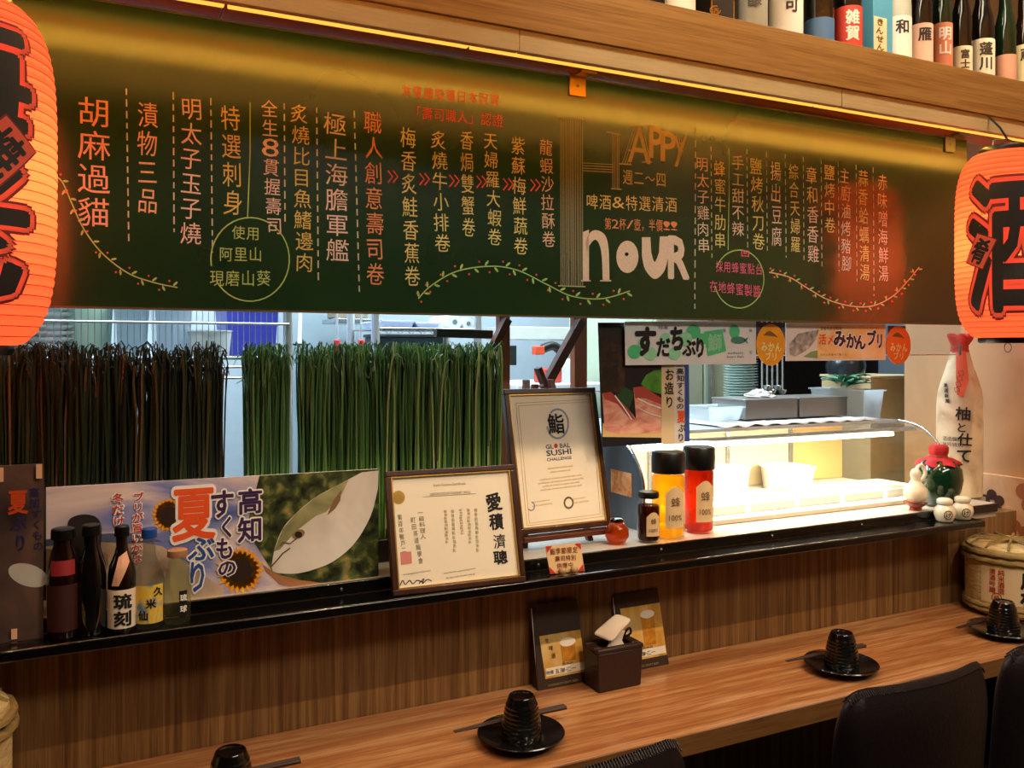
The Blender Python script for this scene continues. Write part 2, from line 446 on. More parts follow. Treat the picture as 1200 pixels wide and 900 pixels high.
tag(lg, 'glossy black lacquered ledge that carries the bottles and the gold framed certificate', 'ledge')
rl = MB().box(1.988, 2.149, 1.415, 1.60, 0.84, 0.862).build('corner_shelf', M_black, None, bevel=0.002)
tag(rl, 'low black corner shelf behind the straw sake barrel at the right wall', 'shelf')

# ---- beam that carries the sake bottles
bm_ = thing('bottle_shelf_beam', 'pale wooden beam shelf above the chalkboard with bottles standing on it', 'shelf', (0.5, 1.25, 1.856))
MB().box(-1.8, 2.148, 1.240, 1.262, 1.892, 1.984).build('face_board', M_beam, bm_, bevel=0.0015)
xs = [-1.8, -0.62, 0.1, 0.62, 1.34, 2.148]
for i in range(len(xs) - 1):
    MB().box(xs[i] + 0.0008, xs[i + 1] - 0.0008, 1.2435, 1.2565, 1.856, 1.8915).build('fascia_board', M_fascia, bm_, bevel=0.0008)
MB().box(-1.8, 2.148, 1.2625, 1.615, 1.965, 1.9835).build('shelf_board', M_beam, bm_)
xs = [-1.8 + 0.395 * i for i in range(11)]
for i in range(10):
    MB().box(xs[i] + 0.001, xs[i + 1] - 0.001, 1.2572, 1.430, 1.8915, 1.903).build('soffit_panel', M_soffit, bm_, bevel=0.001)
M_led = emis('light_strip_cover', '#ffb544', 1.2)
for i in range(10):
    MB().box(xs[i] + 0.003, xs[i + 1] - 0.003, 1.327, 1.341, 1.883, 1.8912).build('light_strip', M_led, bm_)

# ================================================================== CHALKBOARD
TILT = math.radians(-0.4)
mb_board, nt, b = newmat('chalkboard_green')
tc = nt.nodes.new('ShaderNodeTexCoord'); no = nt.nodes.new('ShaderNodeTexNoise'); no.inputs['Scale'].default_value = 2.2; no.inputs['Detail'].default_value = 7
nt.links.new(tc.outputs['Object'], no.inputs['Vector'])
r_ = ramp(nt, [(0.0, '#122c18'), (0.5, '#1d4226'), (1.0, '#2c5234')]); nt.links.new(no.outputs['Fac'], r_.inputs[0]); nt.links.new(r_.outputs[0], b.inputs['Base Color'])
b.inputs['Roughness'].default_value = 0.17; b.inputs['Specular IOR Level'].default_value = 0.9
cb = thing('chalkboard', 'wide dark green chalkboard menu with coloured chalk columns and HAPPY HOUR lettering', 'chalkboard', (0.9, 1.40, 1.434))
BP = Panel((0, 1.400, 1.434), (1, 0, 0), (0, -math.sin(TILT), math.cos(TILT)))
BX0, BX1, BH = -1.25, 1.935, 0.452
def bpan(a0, a1, b0, b1, t0, t1):
    q = MB(); f = [BP.W(a, b2, -t0) for a, b2 in ((a0, b0), (a1, b0), (a1, b1), (a0, b1))]; k = [BP.W(a, b2, -t1) for a, b2 in ((a0, b0), (a1, b0), (a1, b1), (a0, b1))]
    q.mesh(f + k, [(0, 1, 2, 3), (7, 6, 5, 4), (0, 4, 5, 1), (1, 5, 6, 2), (2, 6, 7, 3), (3, 7, 4, 0)]); return q
bpan(BX0, BX1, 0, BH, 0, 0.012).build('board', mb_board, cb)
bpan(BX0, BX1, -0.003, 0.0, -0.001, 0.013).build('lower_edge', plain('board_edge', '#6b5a35', 0.4, 0.4), cb)
bpan(BX0, BX1, BH, BH + 0.003, -0.001, 0.013).build('upper_edge', MATS['board_edge'], cb)
M_brass = plain('brass', '#c8963c', 0.3, 0.8)
for px, m in ((676, M_brass), (1112, M_steel_dull)):
    a = BP.ab(px, 110)[0]
    bk = bpan(a - 0.018, a + 0.018, BH - 0.035, BH + 0.006, -0.004, -0.0005).build('bracket', m, cb, bevel=0.001)
    q = MB().box(BP.W(a, 0).x - 0.012, BP.W(a, 0).x + 0.022, 1.365, 1.39, 1.886, 1.8905); q.build('bracket_foot', m, bk)
    MB().tube([BP.W(a, BH - 0.015, 0.004), BP.W(a, BH - 0.015, 0.0055)], 0.003, 10).build('screw', M_steel_dull, bk)

def chalk(c):
    return plain('chalk_' + c, '#' + c, 0.9, var=0.25, scale=220, spec=0.1)
C_PEACH, C_PINK, C_YEL, C_OLIVE, C_ORG, C_RED, C_GRN, C_WHT, C_MAG, C_CREAM, C_TAN, C_LINE = \
    'f8caa8', 'fae6dc', 'f2ec9c', 'dcd880', 'f8ab7c', 'f4685a', 'b0e08c', 'dcdccf', 'ff7aa4', 'fff2d8', 'ecd4b4', 'd4e0c8'
def lett(fn, c, name='chalk_lettering', lift=0.0006, kind=None):
    k = Ink(BP, lift); fn(k); k.build(name, chalk(c), cb, kind=kind)
cols = [('胡麻過貓', 110, 112, 268, 40, C_PEACH, 0), ('漬物三品', 173, 118, 252, 25, C_TAN, 0), ('明太子玉子燒', 224, 113, 288, 26, C_PINK, 0),
        ('特選刺身', 270, 122, 254, 24, C_OLIVE, 3), ('全生8貫握壽司', 315, 116, 276, 20, C_PINK, 6), ('炙燒比目魚鰭邊肉', 351, 121, 320, 22, C_OLIVE, 6),
        ('極上海膽軍艦', 393, 131, 308, 28, C_PINK, 3), ('職人創意壽司卷', 437, 129, 336, 22, C_ORG, 3),
        ('梅香炙鮭香蕉卷', 478, 148, 337, 19, C_YEL, 5), ('炙燒牛小排卷', 514, 152, 297, 19, C_YEL, 4), ('香焗雙蟹卷', 547, 152, 279, 16, C_YEL, 2),
        ('天婦羅大蝦卷', 575, 154, 289, 17, C_YEL, 5), ('紫蘇梅鮮蔬卷', 607, 159, 300, 17, C_YEL, 3), ('龍蝦沙拉酥卷', 640, 162, 291, 16, C_TAN, 3),
        ('明太子雞肉串', 823, 183, 297, 15, C_PINK, 1), ('蜂蜜牛肋串', 843, 187, 292, 14, C_YEL, 1), ('手工甜不辣', 864, 181, 278, 15, C_PINK, 1),
        ('鹽烤秋刀卷', 886, 184, 294, 15, C_YEL, 3), ('揚出豆腐', 909, 188, 290, 13, C_PINK, 1), ('綜合天婦羅', 930, 191, 297, 12, C_YEL, 2),
        ('章和香香雞', 951, 194, 309, 14, C_PINK, 2), ('鹽烤中卷', 972, 192, 274, 13, C_YEL, 0), ('主廚滷烤豬腳', 990, 196, 319, 12, C_PINK, 2),
        ('蒜香蛤蠣清湯', 1011, 198, 330, 12, C_YEL, 2), ('赤味噌海鮮湯', 1034, 203, 331, 12, C_PINK, 1)]
for t, x, y0, y1, w_, c, dx in cols:
    lett(lambda k: k.column(t, x, y0, y1, w_, 0, x1=x + dx), c)
def lines(k):
    for x0, y0, x1, y1 in ((148, 104, 151, 287), (203, 108, 204, 272), (247, 115, 249, 296), (333, 121, 334, 262), (371, 126, 373, 332), (415, 130, 421, 342),
                           (815, 150, 814, 362)): k.dash(x0, y0, x1, y1, 8, 5, 1.6)
    for i, x in enumerate((833, 875, 898, 920, 941, 962, 982, 1003, 1023)):
        k.dash(x, 172 + i * 3, x + 1, (302, 292, 297, 302, 306, 313, 318, 330, 347)[i], 6, 4, 1.2)
lett(lines, C_LINE, 'chalk_dashes', kind='stuff')
for sp_, w_, nm in (([(293, 120), (293, 180), (290, 256)], 1.3, 'chalk_line'), ([(854, 174), (854, 230), (853, 293)], 1.3, 'chalk_line'),
     ([(293 + 46 * math.cos(t), 304 + 49 * math.sin(t)) for t in [-3.3 + i * 0.16 for i in range(38)]], 1.5, 'chalk_ring'),
     ([(866 + 29 * math.cos(t), 327 + 34 * math.sin(t)) for t in [-2.7 + i * 0.16 for i in range(36)]], 1.4, 'chalk_ring')):
    lett(lambda k: k.stroke(sp_, w_), C_GRN, nm)
lett(lambda k: k.row('使用', 271, 272, 305, 274, 17).row('阿里山', 256, 298, 308, 298, 18).row('現磨山葵', 245, 326, 318, 326, 20), C_GRN)
lett(lambda k: k.row('採用蜂蜜點台', 838, 312, 894, 316, 14).row('在地蜂蜜製醬', 831, 335, 892, 342, 15).glyph('凹', 873, 297, 9, 11, 0.02), C_MAG)
lett(lambda k: k.row('本餐廳榮獲日本冠軍', 470, 106, 586, 118, 15).row('「壽司職人」認證', 480, 131, 590, 142, 16), C_RED)
for x, y in ((460, 207), (497, 210), (532, 212), (564, 213), (595, 216), (627, 217)):
    for d in (-3, 3): lett(lambda k: k.stroke([(x + d - 2.5, y - 7), (x + d + 3, y), (x + d - 2.5, y + 7)], 1.9), C_RED, 'chalk_arrow')
lett(lambda k: k.row('週二～四', 729, 207, 781, 211, 19).row('啤酒&特選清酒', 686, 236, 794, 240, 19), C_YEL)
lett(lambda k: k.row('第2杯/壺，半價!!', 708, 262, 794, 265, 15), C_ORG)
# hatched letters of HAPPY
def happy(k):
    for x in [656.5 + 1.95 * i for i in range(14)]:
        k.stroke([(x + R(-0.4, 0.4), 138), (x + R(-0.3, 0.3) + 0.8, 335)], 0.75)
    k.stroke([(654, 335), (686, 336)], 1.4); k.stroke([(653, 138), (684, 140)], 1.2)
    for y in (191, 194, 197, 200): k.stroke([(682, y), (719, y + 2)], 0.8)
    for x in (718, 720.5, 723, 725): k.stroke([(x, 156), (x, 221)], 0.9)
    k.stroke([(711, 155), (728, 158)], 1.5); k.stroke([(716, 221), (728, 222)], 1.5)
    for d in (0, 3, 6, 9): k.stroke([(743 + d * 0.9, 149), (729 + d, 192)], 0.9)
    for d in (0, 2.5, 5): k.stroke([(748 + d, 149), (757 + d, 190)], 1.2)
    k.stroke([(736, 176), (758, 178)], 1.4); k.stroke([(725, 192), (740, 193)], 1.4); k.stroke([(752, 190), (764, 190)], 1.6); k.stroke([(738, 148), (752, 148)], 1.4)
    for d in (0, 2): k.stroke([(799 - d, 160), (795 - d, 192)], 1.1); k.stroke([(792 + d, 158), (798 + d, 178)], 1.1)
    k.stroke([(804, 158), (794, 193)], 1.6)
lett(happy, 'b8bca0', 'chalk_hatching', kind='stuff')
lett(lambda k: k.glyph('A', 749, 170, 42, 26, 0.0).glyph('P', 769, 167, 36, 16, 0.03).glyph('P', 783, 172, 34, 17, 0.03).glyph('y', 797, 178, 36, 15, 0.0), 'c9c09a')
def hour(k):
    k.poly([(683, 272), (690, 269), (690, 329), (683, 329)]); k.stroke([(681, 329), (692, 329)], 1.4)
    k.poly(spline([(686, 283), (692, 272), (700, 270), (709, 276), (713, 292), (714, 328)], 5) + spline([(706, 328), (705, 300), (702, 286), (697, 281), (691, 287), (687, 296)], 5)); k.stroke([(703, 329), (716, 329)], 1.4)
    k.disc(735, 301, 13, 19)
    k.poly([(752, 278), (762, 278)] + spline([(763, 296), (767, 307), (772, 296)], 4) + [(773, 277), (783, 277)] + spline([(783, 300), (778, 318), (767, 327), (756, 316), (752, 300)], 5))
    k.glyph('R', 795, 302, 46, 22, 0.055)
lett(hour, C_CREAM, 'chalk_lettering')
lett(lambda k: k.disc(734, 298, 2.2), '1a2c1d', 'chalk_dot', 0.0012)
def vine(pts, n, big=1.0):
    sp = spline(pts, 10)
    lett(lambda k: k.stroke(sp, 1.5), C_GRN if big > 0.8 else C_PEACH, 'chalk_vine')
    def leaves(k):
        for i in range(n):
            j = int((i + 0.5) / n * (len(sp) - 1)); x, y = sp[j]; dx, dy = sp[j + 1][0] - x, sp[j + 1][1] - y; a = math.atan2(dy, dx) + (0.9 if i % 2 else -0.9)
            k.disc(x + 5 * big * math.cos(a), y + 5 * big * math.sin(a), 3.6 * big, 1.4 * big, 8, a)
    def berries(k):
        for i in range(n):
            j = int((i + 0.2) / n * (len(sp) - 1)); x, y = sp[j]; k.disc(x + R(-2, 2), y + (7 if i % 2 else -6) * big, 1.3, 1.3, 7)
    lett(leaves, C_GRN, 'chalk_leaves', kind='stuff'); lett(berries, C_RED, 'chalk_berries', kind='stuff')
vine([(58, 204), (72, 212), (84, 238), (98, 268), (120, 297), (150, 320), (180, 331), (208, 337)], 17)
vine([(490, 350), (505, 335), (535, 318), (575, 312), (607, 317), (640, 333), (670, 347), (705, 350), (738, 341)], 24)
vine([(901, 319), (925, 325), (948, 339), (972, 352), (1000, 359), (1024, 358), (1046, 347), (1062, 331), (1077, 313)], 26, 0.7)

# ================================================================== PAPER LANTERNS
M_blk = plain('black_plastic', '#0b0a0a', 0.35)
M_ink = plain('black_ink', '#0c0606', 0.7)
M_inkred = plain('dark_red_ink', '#7a0c12', 0.7)
def lantern(label, loc, face, glyphs, sticker, lamp_w, ecol='#ff7a58', emit=0.14):
    """loc: centre of the shade; face: heading of the printed front (radians from -Y)"""
    t = thing('paper_lantern', label, 'lantern', (loc[0], loc[1], loc[2] - 0.215), 'glowing red paper lanterns')
    Rm, H = 0.103, 0.405
    def rad(z):
        u = min(1, abs(z) / (H / 2)); return 0.052 + (Rm - 0.052) * (1 - u ** 4.2) ** 0.5
    prof = []
    n = 34
    for i in range(n * 4 + 1):
        z = -H / 2 + H * i / (n * 4); ph = (i % 4) / 4
        prof.append((rad(z) + (0.0010 if i % 4 == 2 else -0.0008 if i % 4 == 0 else 0.0006), z))
    sd = MB().lathe(prof, loc, 56, cap=False).build('shade', lampshade('lantern_paper', ecol, emit), t, smooth=60)
    q = MB()
    for i in range(1, n):
        z = -H / 2 + H * i / n; rr = rad(z) - 0.0003
        pts = [(loc[0] + rr * math.cos(a), loc[1] + rr * math.sin(a), loc[2] + z) for a in [2 * PI * k / 40 for k in range(40)]]
        vs = []; fs = []
        for k, p in enumerate(pts):
            cx, cy = (p[0] - loc[0]) / rr, (p[1] - loc[1]) / rr
            for dr, dz in ((0.0007, 0), (0, 0.0005), (-0.0006, 0), (0, -0.0005)): vs.append((p[0] + cx * dr, p[1] + cy * dr, p[2] + dz))
        for k in range(40):
            for j in range(4): fs.append((k * 4 + j, (k + 1) % 40 * 4 + j, (k + 1) % 40 * 4 + (j + 1) % 4, k * 4 + (j + 1) % 4))
        q.mesh(vs, fs)
    q.build('bamboo_rib', plain('rib_red', '#b83a22', 0.7), t, kind='stuff')
    for nm, s in (('bottom_cap', -1), ('top_cap', 1)):
        z = s * H / 2; MB().lathe([(0.055, z - 0.010), (0.058, z - 0.006), (0.058, z + 0.006), (0.055, z + 0.010)], loc, 40).build(nm, M_blk, t, smooth=40)
    ring = [(loc[0] + 0.012 * math.cos(a), loc[1] , loc[2] - H / 2 - 0.020 + 0.010 * math.sin(a)) for a in [2 * PI * k / 16 for k in range(17)]]
    MB().tube(ring, 0.0008, 6).build('pull_ring', M_steel_dull, t)
    zt = loc[2] + H / 2 + 0.01
    MB().tube([(loc[0] - 0.05, loc[1], zt), (loc[0] - 0.048, loc[1], zt + 0.012), (loc[0], loc[1], zt + 0.020), (loc[0] + 0.048, loc[1], zt + 0.012), (loc[0] + 0.05, loc[1], zt)], 0.0016, 6).build('hanger', M_steel_dull, t)
    MB().tube([(loc[0], loc[1], zt + 0.018), (loc[0] + 0.004, loc[1] + 0.02, zt + 0.05), (loc[0] - 0.002, loc[1] + 0.045, 1.8925)], 0.0022, 6).build('cord', M_blk, t)
    MB().lathe([(0.010, -0.06), (0.028, -0.035), (0.030, -0.01), (0.018, 0.02), (0.014, 0.05)], (loc[0], loc[1], loc[2] + 0.02), 16).build('bulb', glass('bulb_glass', (1, .95, .85), ior=1.2), t, smooth=60)
    l = bpy.data.lights.new('lantern_bulb_light', 'POINT'); l.energy = lamp_w; l.color = (1.0, 0.62, 0.26); l.shadow_soft_size = 0.02
    lo = bpy.data.objects.new('lantern_bulb_light', l); COL.objects.link(lo); lo.location = (loc[0], loc[1], loc[2] - 0.0); lo['kind'] = 'structure'
    def surf(a, b, lift):
        an = face + a / Rm; rr = rad(b) + 0.0012 + lift
        return Vector((loc[0] + rr * math.sin(an), loc[1] - rr * math.cos(an), loc[2] + b))
    for off, m, lift, nm in ((0.105, M_inkred, 0.0002, 'lettering_outline'), (0.08, sd.data.materials[0], 0.0006, 'lettering_border'), (0.035, M_ink, 0.0010, 'lettering')):
        k = MB()
        for ch, h, w_, x, y in glyphs: wrap_text(k, ch, h, w_, x, y, surf, lift, off * 0.72)
        k.build(nm, m, t)
    ch, x, y, sx, sy, rot = sticker
    def rect(gx, gy): return [(x + a * math.cos(rot) - b_ * math.sin(rot), y + a * math.sin(rot) + b_ * math.cos(rot)) for a, b_ in ((-gx, -gy), (gx, -gy), (gx, gy), (-gx, gy))]
    k = MB(); wrap_poly(k, rect(sx + 0.002, sy + 0.002), surf, 0.0014); k.build('patch_outline', M_inkred, t)
    k = MB(); wrap_poly(k, rect(sx, sy), surf, 0.0018); k.build('patch', sd.data.materials[0], t)
    k = MB(); wrap_text(k, ch, sy * 1.75, sx * 1.7, x, y, surf, 0.0022, 0.03, rot); k.build('patch_lettering', M_ink, t)
    return t
LR = at(1181, 288, Y=1.20); LL = at(-50, 204, Y=1.184)
lantern('round-shouldered red paper lantern lettered with a large black sake character, by the right wall', tuple(LR), math.atan2(LR.x, LR.y) * -1,
        [('酒', 0.300, 0.175, 0.006, -0.005)], ('肴', -0.052, -0.018, 0.020, 0.032, -0.42), 2.0)
lantern('glowing red paper lantern with black brush characters, cut off by the left edge', tuple(LL), math.atan2(LL.x, LL.y) * -1,
        [('海', 0.165, 0.20, -0.02, 0.092), ('老', 0.165, 0.20, -0.02, -0.072)], ('焼', 0.040, 0.012, 0.024, 0.034, -0.75), 2.0)

# ================================================================== GRASS SCREENS
def reed_mat(name, stops, rough=0.45):
    m, nt, b = newmat(name)
    g = nt.nodes.new('ShaderNodeNewGeometry'); r = ramp(nt, stops); nt.links.new(g.outputs['Random Per Island'], r.inputs[0])
    nt.links.new(r.outputs[0], b.inputs['Base Color']); b.inputs['Roughness'].default_value = rough; b.inputs['Specular IOR Level'].default_value = 0.6
    t = nt.nodes.new('ShaderNodeBsdfTranslucent'); nt.links.new(r.outputs[0], t.inputs[0]); mx = nt.nodes.new('ShaderNodeMixShader'); mx.inputs[0].default_value = 0.35
    nt.links.new(b.outputs[0], mx.inputs[1]); nt.links.new(t.outputs[0], mx.inputs[2]); nt.links.new(mx.outputs[0], nt.nodes['Material Output'].inputs[0])
    return m
M_reed = reed_mat('reed_green', [(0, '#2b4a24'), (0.35, '#4a7a38'), (0.7, '#6a9c50'), (0.93, '#90b46c'), (1.0, '#c0c488')])
M_reed_shade = reed_mat('reed_shaded', [(0, '#161d10'), (0.4, '#26331a'), (0.8, '#3c4a22'), (0.95, '#6a5a2c'), (1.0, '#8a6a3c')])  # shaded copy of the reed green, dimness of the left side put into colour
def grass(label, x0, x1, y0, y1, n, top, m, lean=0.0, group='artificial grass screens'):
    t = thing('grass_screen', label, 'plant', ((x0 + x1) / 2, (y0 + y1) / 2, 0.994), group)
    MB().box(x0, x1, y0, y1, 0.994, 1.035).build('planter', M_blk, t, bevel=0.003)
    q = MB()
    for i in range(n):
        x = R(x0 + 0.010, x1 - 0.010); y = R(y0 + 0.01, y1 - 0.01); r0 = R(0.0014, 0.0026); H = top + R(-0.028, 0.016) + (-0.03 if random.random() < 0.1 else 0)
        a = R(0, 2 * PI); cl = R(0.002, 0.013); dx, dy = R(-0.008, 0.008) + lean, R(-0.008, 0.008)
        z0 = 1.034
        bx, by = x, y; L = H - z0
        pts = [(bx, by, z0), (bx + dx * .25 + R(-.002, .002), by + dy * .3, z0 + L * .35), (bx + dx * .6 + R(-.002, .002), by + dy * .6, z0 + L * .72)]
        tx, ty = bx + dx, by + dy; kk = R(0.3, 1.1)
        pts += [(tx, ty, z0 + L * .90), (tx + cl * .35 * math.cos(a), ty + cl * .35 * math.sin(a), z0 + L * .97), (tx + cl * math.cos(a), ty + cl * math.sin(a), z0 + L * (1.0 - 0.02 * kk)),
                (tx + cl * 1.7 * math.cos(a), ty + cl * 1.5 * math.sin(a), z0 + L * (1.0 - 0.075 * kk))]
        q.tube(pts, [r0, r0, r0, r0 * .9, r0 * .75, r0 * .55, r0 * .3], 4, cap=False)
    q.build('grass_blades', m, t, kind='stuff')
    return t
GY0, GY1 = 1.455, 1.525
gx = lambda px, Y=1.47: at(px, 0, Y=Y).x
grass('wide shaded green artificial grass screen nearest the left lantern', -0.42, gx(268), GY0, GY1, 1300, 1.372, M_reed_shade)
grass('narrow bright green artificial grass screen, between the gap and the wide green one', gx(284), gx(344), GY0, GY1, 230, 1.372, M_reed)
grass('wide bright green artificial grass screen behind the framed certificates', gx(347), gx(590), GY0, GY1, 1000, 1.375, M_reed)

# ================================================================== POSTERS AND SIGNS
def art(fn, m, parent, panel, name, lift):
    k = Ink(panel, lift); fn(k); return k.build(name, m, parent)
def board_thing(name, label, cat, panel, corners, m, thick=0.003, group=None):
    """flat sign from four photo pixels TL, TR, BR, BL lying in panel"""
    q = [panel.ab(*c) for c in corners]; bl, br = q[3], q[2]
    base = panel.W((bl[0] + br[0]) / 2, (bl[1] + br[1]) / 2)
    t = thing(name, label, cat, tuple(base), group)
    MB().prism([q[3], q[2], q[1], q[0]], panel.o, panel.u, panel.v, panel.n, thick).build('backing', m, t)
    return t
# --- big sunflower and fish poster standing on the shelf edge
PS = vert_panel(1.372)
M_sky = blotch('print_sky', [(0.25, '#33479a'), (0.42, '#8490c6'), (0.55, '#dccccc'), (0.7, '#f0e2dc')], 7, 0.5, 4, 1.2, stretch=(0.6, 1, 1.6))
M_foliage = blotch('print_foliage', [(0.34, '#161c10'), (0.50, '#3c4826'), (0.60, '#6c7440'), (0.72, '#b09058')], 45, 0.5, 8, 0.3)
M_fish = blotch('print_fish', [(0.3, '#cfc8ba'), (0.6, '#efeae0'), (0.8, '#faf6ee')], 9, 0.5, 3, 0.4)
M_fishback = blotch('print_fish_back', [(0.3, '#7d8058'), (0.6, '#a8a878'), (0.8, '#c5bd8f')], 18, 0.5)
M_petal = blotch('print_petal', [(0.3, '#f08c14'), (0.6, '#fdb42c'), (0.8, '#ffd458')], 60, 0.5)
M_seed = plain('print_seed', '#2a160c', 0.6, var=0.4, scale=300)
M_white = plain('print_white', '#fbf8f2', 0.5)
M_navy = plain('print_navy', '#34305f', 0.5); M_purple = plain('print_purple', '#3c2452', 0.5); M_blue = plain('print_blue', '#31509a', 0.5)
M_orange = plain('print_orange', '#ee5a22', 0.5); M_redp = plain('print_red', '#c8321e', 0.5)
po = board_thing('fish_poster', 'long poster of a silver fish, two sunflowers and large Japanese lettering on the shelf edge', 'poster', PS, [(54, 571.5), (443, 549.5), (443.5, 679), (54, 726)], M_white)
T = lambda X, Y: (150 + X / 3.871, 540 + Y / 3.871)
art(lambda k: k.poly([(54, 571.5), (318, 556.5), (300, 640), (345, 690), (54, 726)]), M_sky, po, PS, 'printed_sky', 0.0004)
art(lambda k: k.poly([(304, 557.3), (443, 549.5), (443.5, 679), (345, 690.5), (318, 668), (288, 620)]), M_foliage, po, PS, 'printed_foliage', 0.0006)
art(lambda k: k.poly([(54, 640), (120, 628), (190, 640), (262, 690), (262, 699), (54, 726)]), blotch('print_sand', [(0.3, '#8f8276'), (0.5, '#c9b49a'), (0.7, '#dcd6d0')], 6, 0.5), po, PS, 'printed_sand', 0.0006)
art(lambda k: k.poly([(54, 632), (100, 627), (100, 635), (54, 640)]).poly([(108, 626), (150, 624), (190, 634), (150, 637), (108, 634)]), plain('print_sea', '#54607e', 0.5), po, PS, 'printed_sea', 0.0008)
art(lambda k: k.poly(spline([T(*p) for p in ((650, 480), (668, 506), (760, 511), (850, 490), (940, 450), (1030, 370), (1100, 250), (1133, 130))], 5) + [T(1136, 44), T(1060, 52)] + spline([T(*p) for p in ((1060, 52), (960, 105), (850, 165), (760, 240), (700, 310), (665, 400), (650, 480))], 5)), M_fish, po, PS, 'printed_fish', 0.0008)
art(lambda k: k.poly([T(*p) for p in ((1000, 85), (960, 105), (850, 165), (760, 240), (700, 310), (662, 410), (690, 400), (760, 320), (850, 250), (900, 230), (970, 150))]), M_fishback, po, PS, 'printed_fish_back', 0.0010)
art(lambda k: k.poly([T(*p) for p in ((968, 130), (930, 180), (902, 248), (940, 215), (962, 180))]), plain('print_fin', '#85694a', 0.5), po, PS, 'printed_fin', 0.0012)
art(lambda k: k.disc(*T(772, 332), 8, 5.2, 16, -0.4), plain('print_gill', '#8c7b56', 0.5), po, PS, 'printed_eye_ring', 0.0012)
art(lambda k: k.disc(*T(772, 334), 4.4, 3.8), M_seed, po, PS, 'printed_eye', 0.0014)
art(lambda k: k.stroke([T(650, 478), T(680, 445), T(700, 420), T(735, 395)], 1.6).stroke([T(690, 385), T(700, 370), T(735, 375), T(765, 350)], 1.5), plain('print_mouth', '#5c4a3a', 0.5), po, PS, 'printed_mouth', 0.0014)
art(lambda k: k.poly([T(610, 470), T(680, 515), T(780, 540), T(900, 556), T(760, 575), T(690, 560), T(625, 500)]), plain('print_hand', '#a8754e', 0.5), po, PS, 'printed_hand', 0.0012)
for cx, cy, ro, ri in ((198, 603, 21.5, 10.5), (281, 668, 29, 14.5)):
    def pet(k):
        k.disc(cx, cy, ro * .78, ro * .78, 24); k.l += 2e-5
        for lay, f in ((0, 1.0), (0.5, 0.86)):
            for i in range(22):
                a = 2 * PI * (i + lay) / 22; r1 = ro * f * R(0.93, 1.04); s = ro * 0.17
                k.poly([(cx + ri * .8 * math.cos(a - .13), cy + ri * .8 * math.sin(a - .13)), (cx + r1 * .75 * math.cos(a - .14), cy + r1 * .75 * math.sin(a - .14)), (cx + r1 * math.cos(a), cy + r1 * math.sin(a)),
                        (cx + r1 * .75 * math.cos(a + .14), cy + r1 * .75 * math.sin(a + .14)), (cx + ri * .8 * math.cos(a + .13), cy + ri * .8 * math.sin(a + .13))])
    art(pet, M_petal, po, PS, 'printed_sunflower', 0.0014)
    art(lambda k: k.disc(cx, cy, ri, ri, 24), M_seed, po, PS, 'printed_flower_centre', 0.0018 + cx * 1e-7)
big = [('夏', 227, 601, 66, 52, 'o'), ('ぶ', 236, 642, 32, 32, 'b'), ('り', 231, 675, 40, 26, 'b'), ('す', 260, 590, 36, 30, 'p'), ('く', 266, 617, 27, 20, 'p'), ('も', 263, 642, 28, 23, 'p'),
       ('の', 266, 665, 22, 24, 'p'), ('高', 293, 587, 31, 30, 'p'), ('知', 293, 620, 31, 30, 'p')]
art(lambda k: [k.glyph(c, x, y, h, w_, 0.085) for c, x, y, h, w_, _ in big] and k, M_white, po, PS, 'lettering_border', 0.0022)
for cc, m in (('o', M_orange), ('b', M_blue), ('p', M_purple)):
    art(lambda k: [k.glyph(c, x, y, h, w_, 0.025) for c, x, y, h, w_, d in big if d == cc] and k, m, po, PS, 'lettering', 0.0028)
for off, m, li in ((0.09, M_white, 0.0020), (0.02, M_redp, 0.0026)):
    art(lambda k: k.column('ブリが旨いかは', 162, 576, 660, 13, off, x1=160).column('冬だけや', 138, 577, 630, 14, off, x1=140), m, po, PS, 'lettering', li)
def head(k): k.poly(spline([(78, 640), (79, 618), (83, 607), (98, 602.5), (113, 606), (119, 618), (118, 640)], 6) + [(124, 660), (126, 712), (66, 720), (70, 660)])
art(head, plain('print_figure', '#241d1a', 0.6), po, PS, 'printed_figure', 0.0018)

# --- clear acrylic holder with a dark version of the poster, at the far left
PA = vert_panel(1.335)
ac = thing('acrylic_poster_stand', 'dark fish poster taped inside a clear acrylic stand at the left edge of the ledge', 'sign', tuple(at(20, 748, Y=1.335)))
qa = [PA.ab(*c) for c in ((-90, 551), (50, 543), (52, 746), (-90, 768))]
zb = 0.9745; x_r = at(51, 700, Y=1.335).x
MB().box(x_r - 0.21, x_r, 1.3352, 1.337, zb, 1.214).build('poster_sheet', blotch('print_dark_poster', [(0.3, '#3a2e30'), (0.5, '#70564c'), (0.7, '#ac8064')], 9, 0.6), ac)
MB().box(x_r - 0.212, x_r + 0.002, 1.3315, 1.3345, zb, 1.216).build('front_pane', glass('acrylic', (0.93, 0.93, 0.93), ior=1.35), ac)
MB().box(x_r - 0.212, x_r + 0.002, 1.318, 1.3315, zb, zb + 0.003).build('foot', MATS['acrylic'], ac)
PA2 = vert_panel(1.3350)
for c, x, y, h, w_, m in (('夏', 21, 588, 30, 24, M_orange), ('ぶ', 22, 613, 20, 20, M_navy), ('り', 24, 636, 22, 16, M_navy)):
    art(lambda k: k.glyph(c, x, y, h, w_, 0.03), m, ac, PA2, 'lettering', 0.0004)
art(lambda k: k.column('高知すくもの', 40, 571, 646, 13, 0.02, x1=45), M_navy, ac, PA2, 'lettering', 0.0004)
art(lambda k: k.disc(33, 674, 24, 13, 20, 0.3), M_fish, ac, PA2, 'printed_fish', 0.0004)
M_tape = plain('cream_tape', '#e8b890', 0.6)
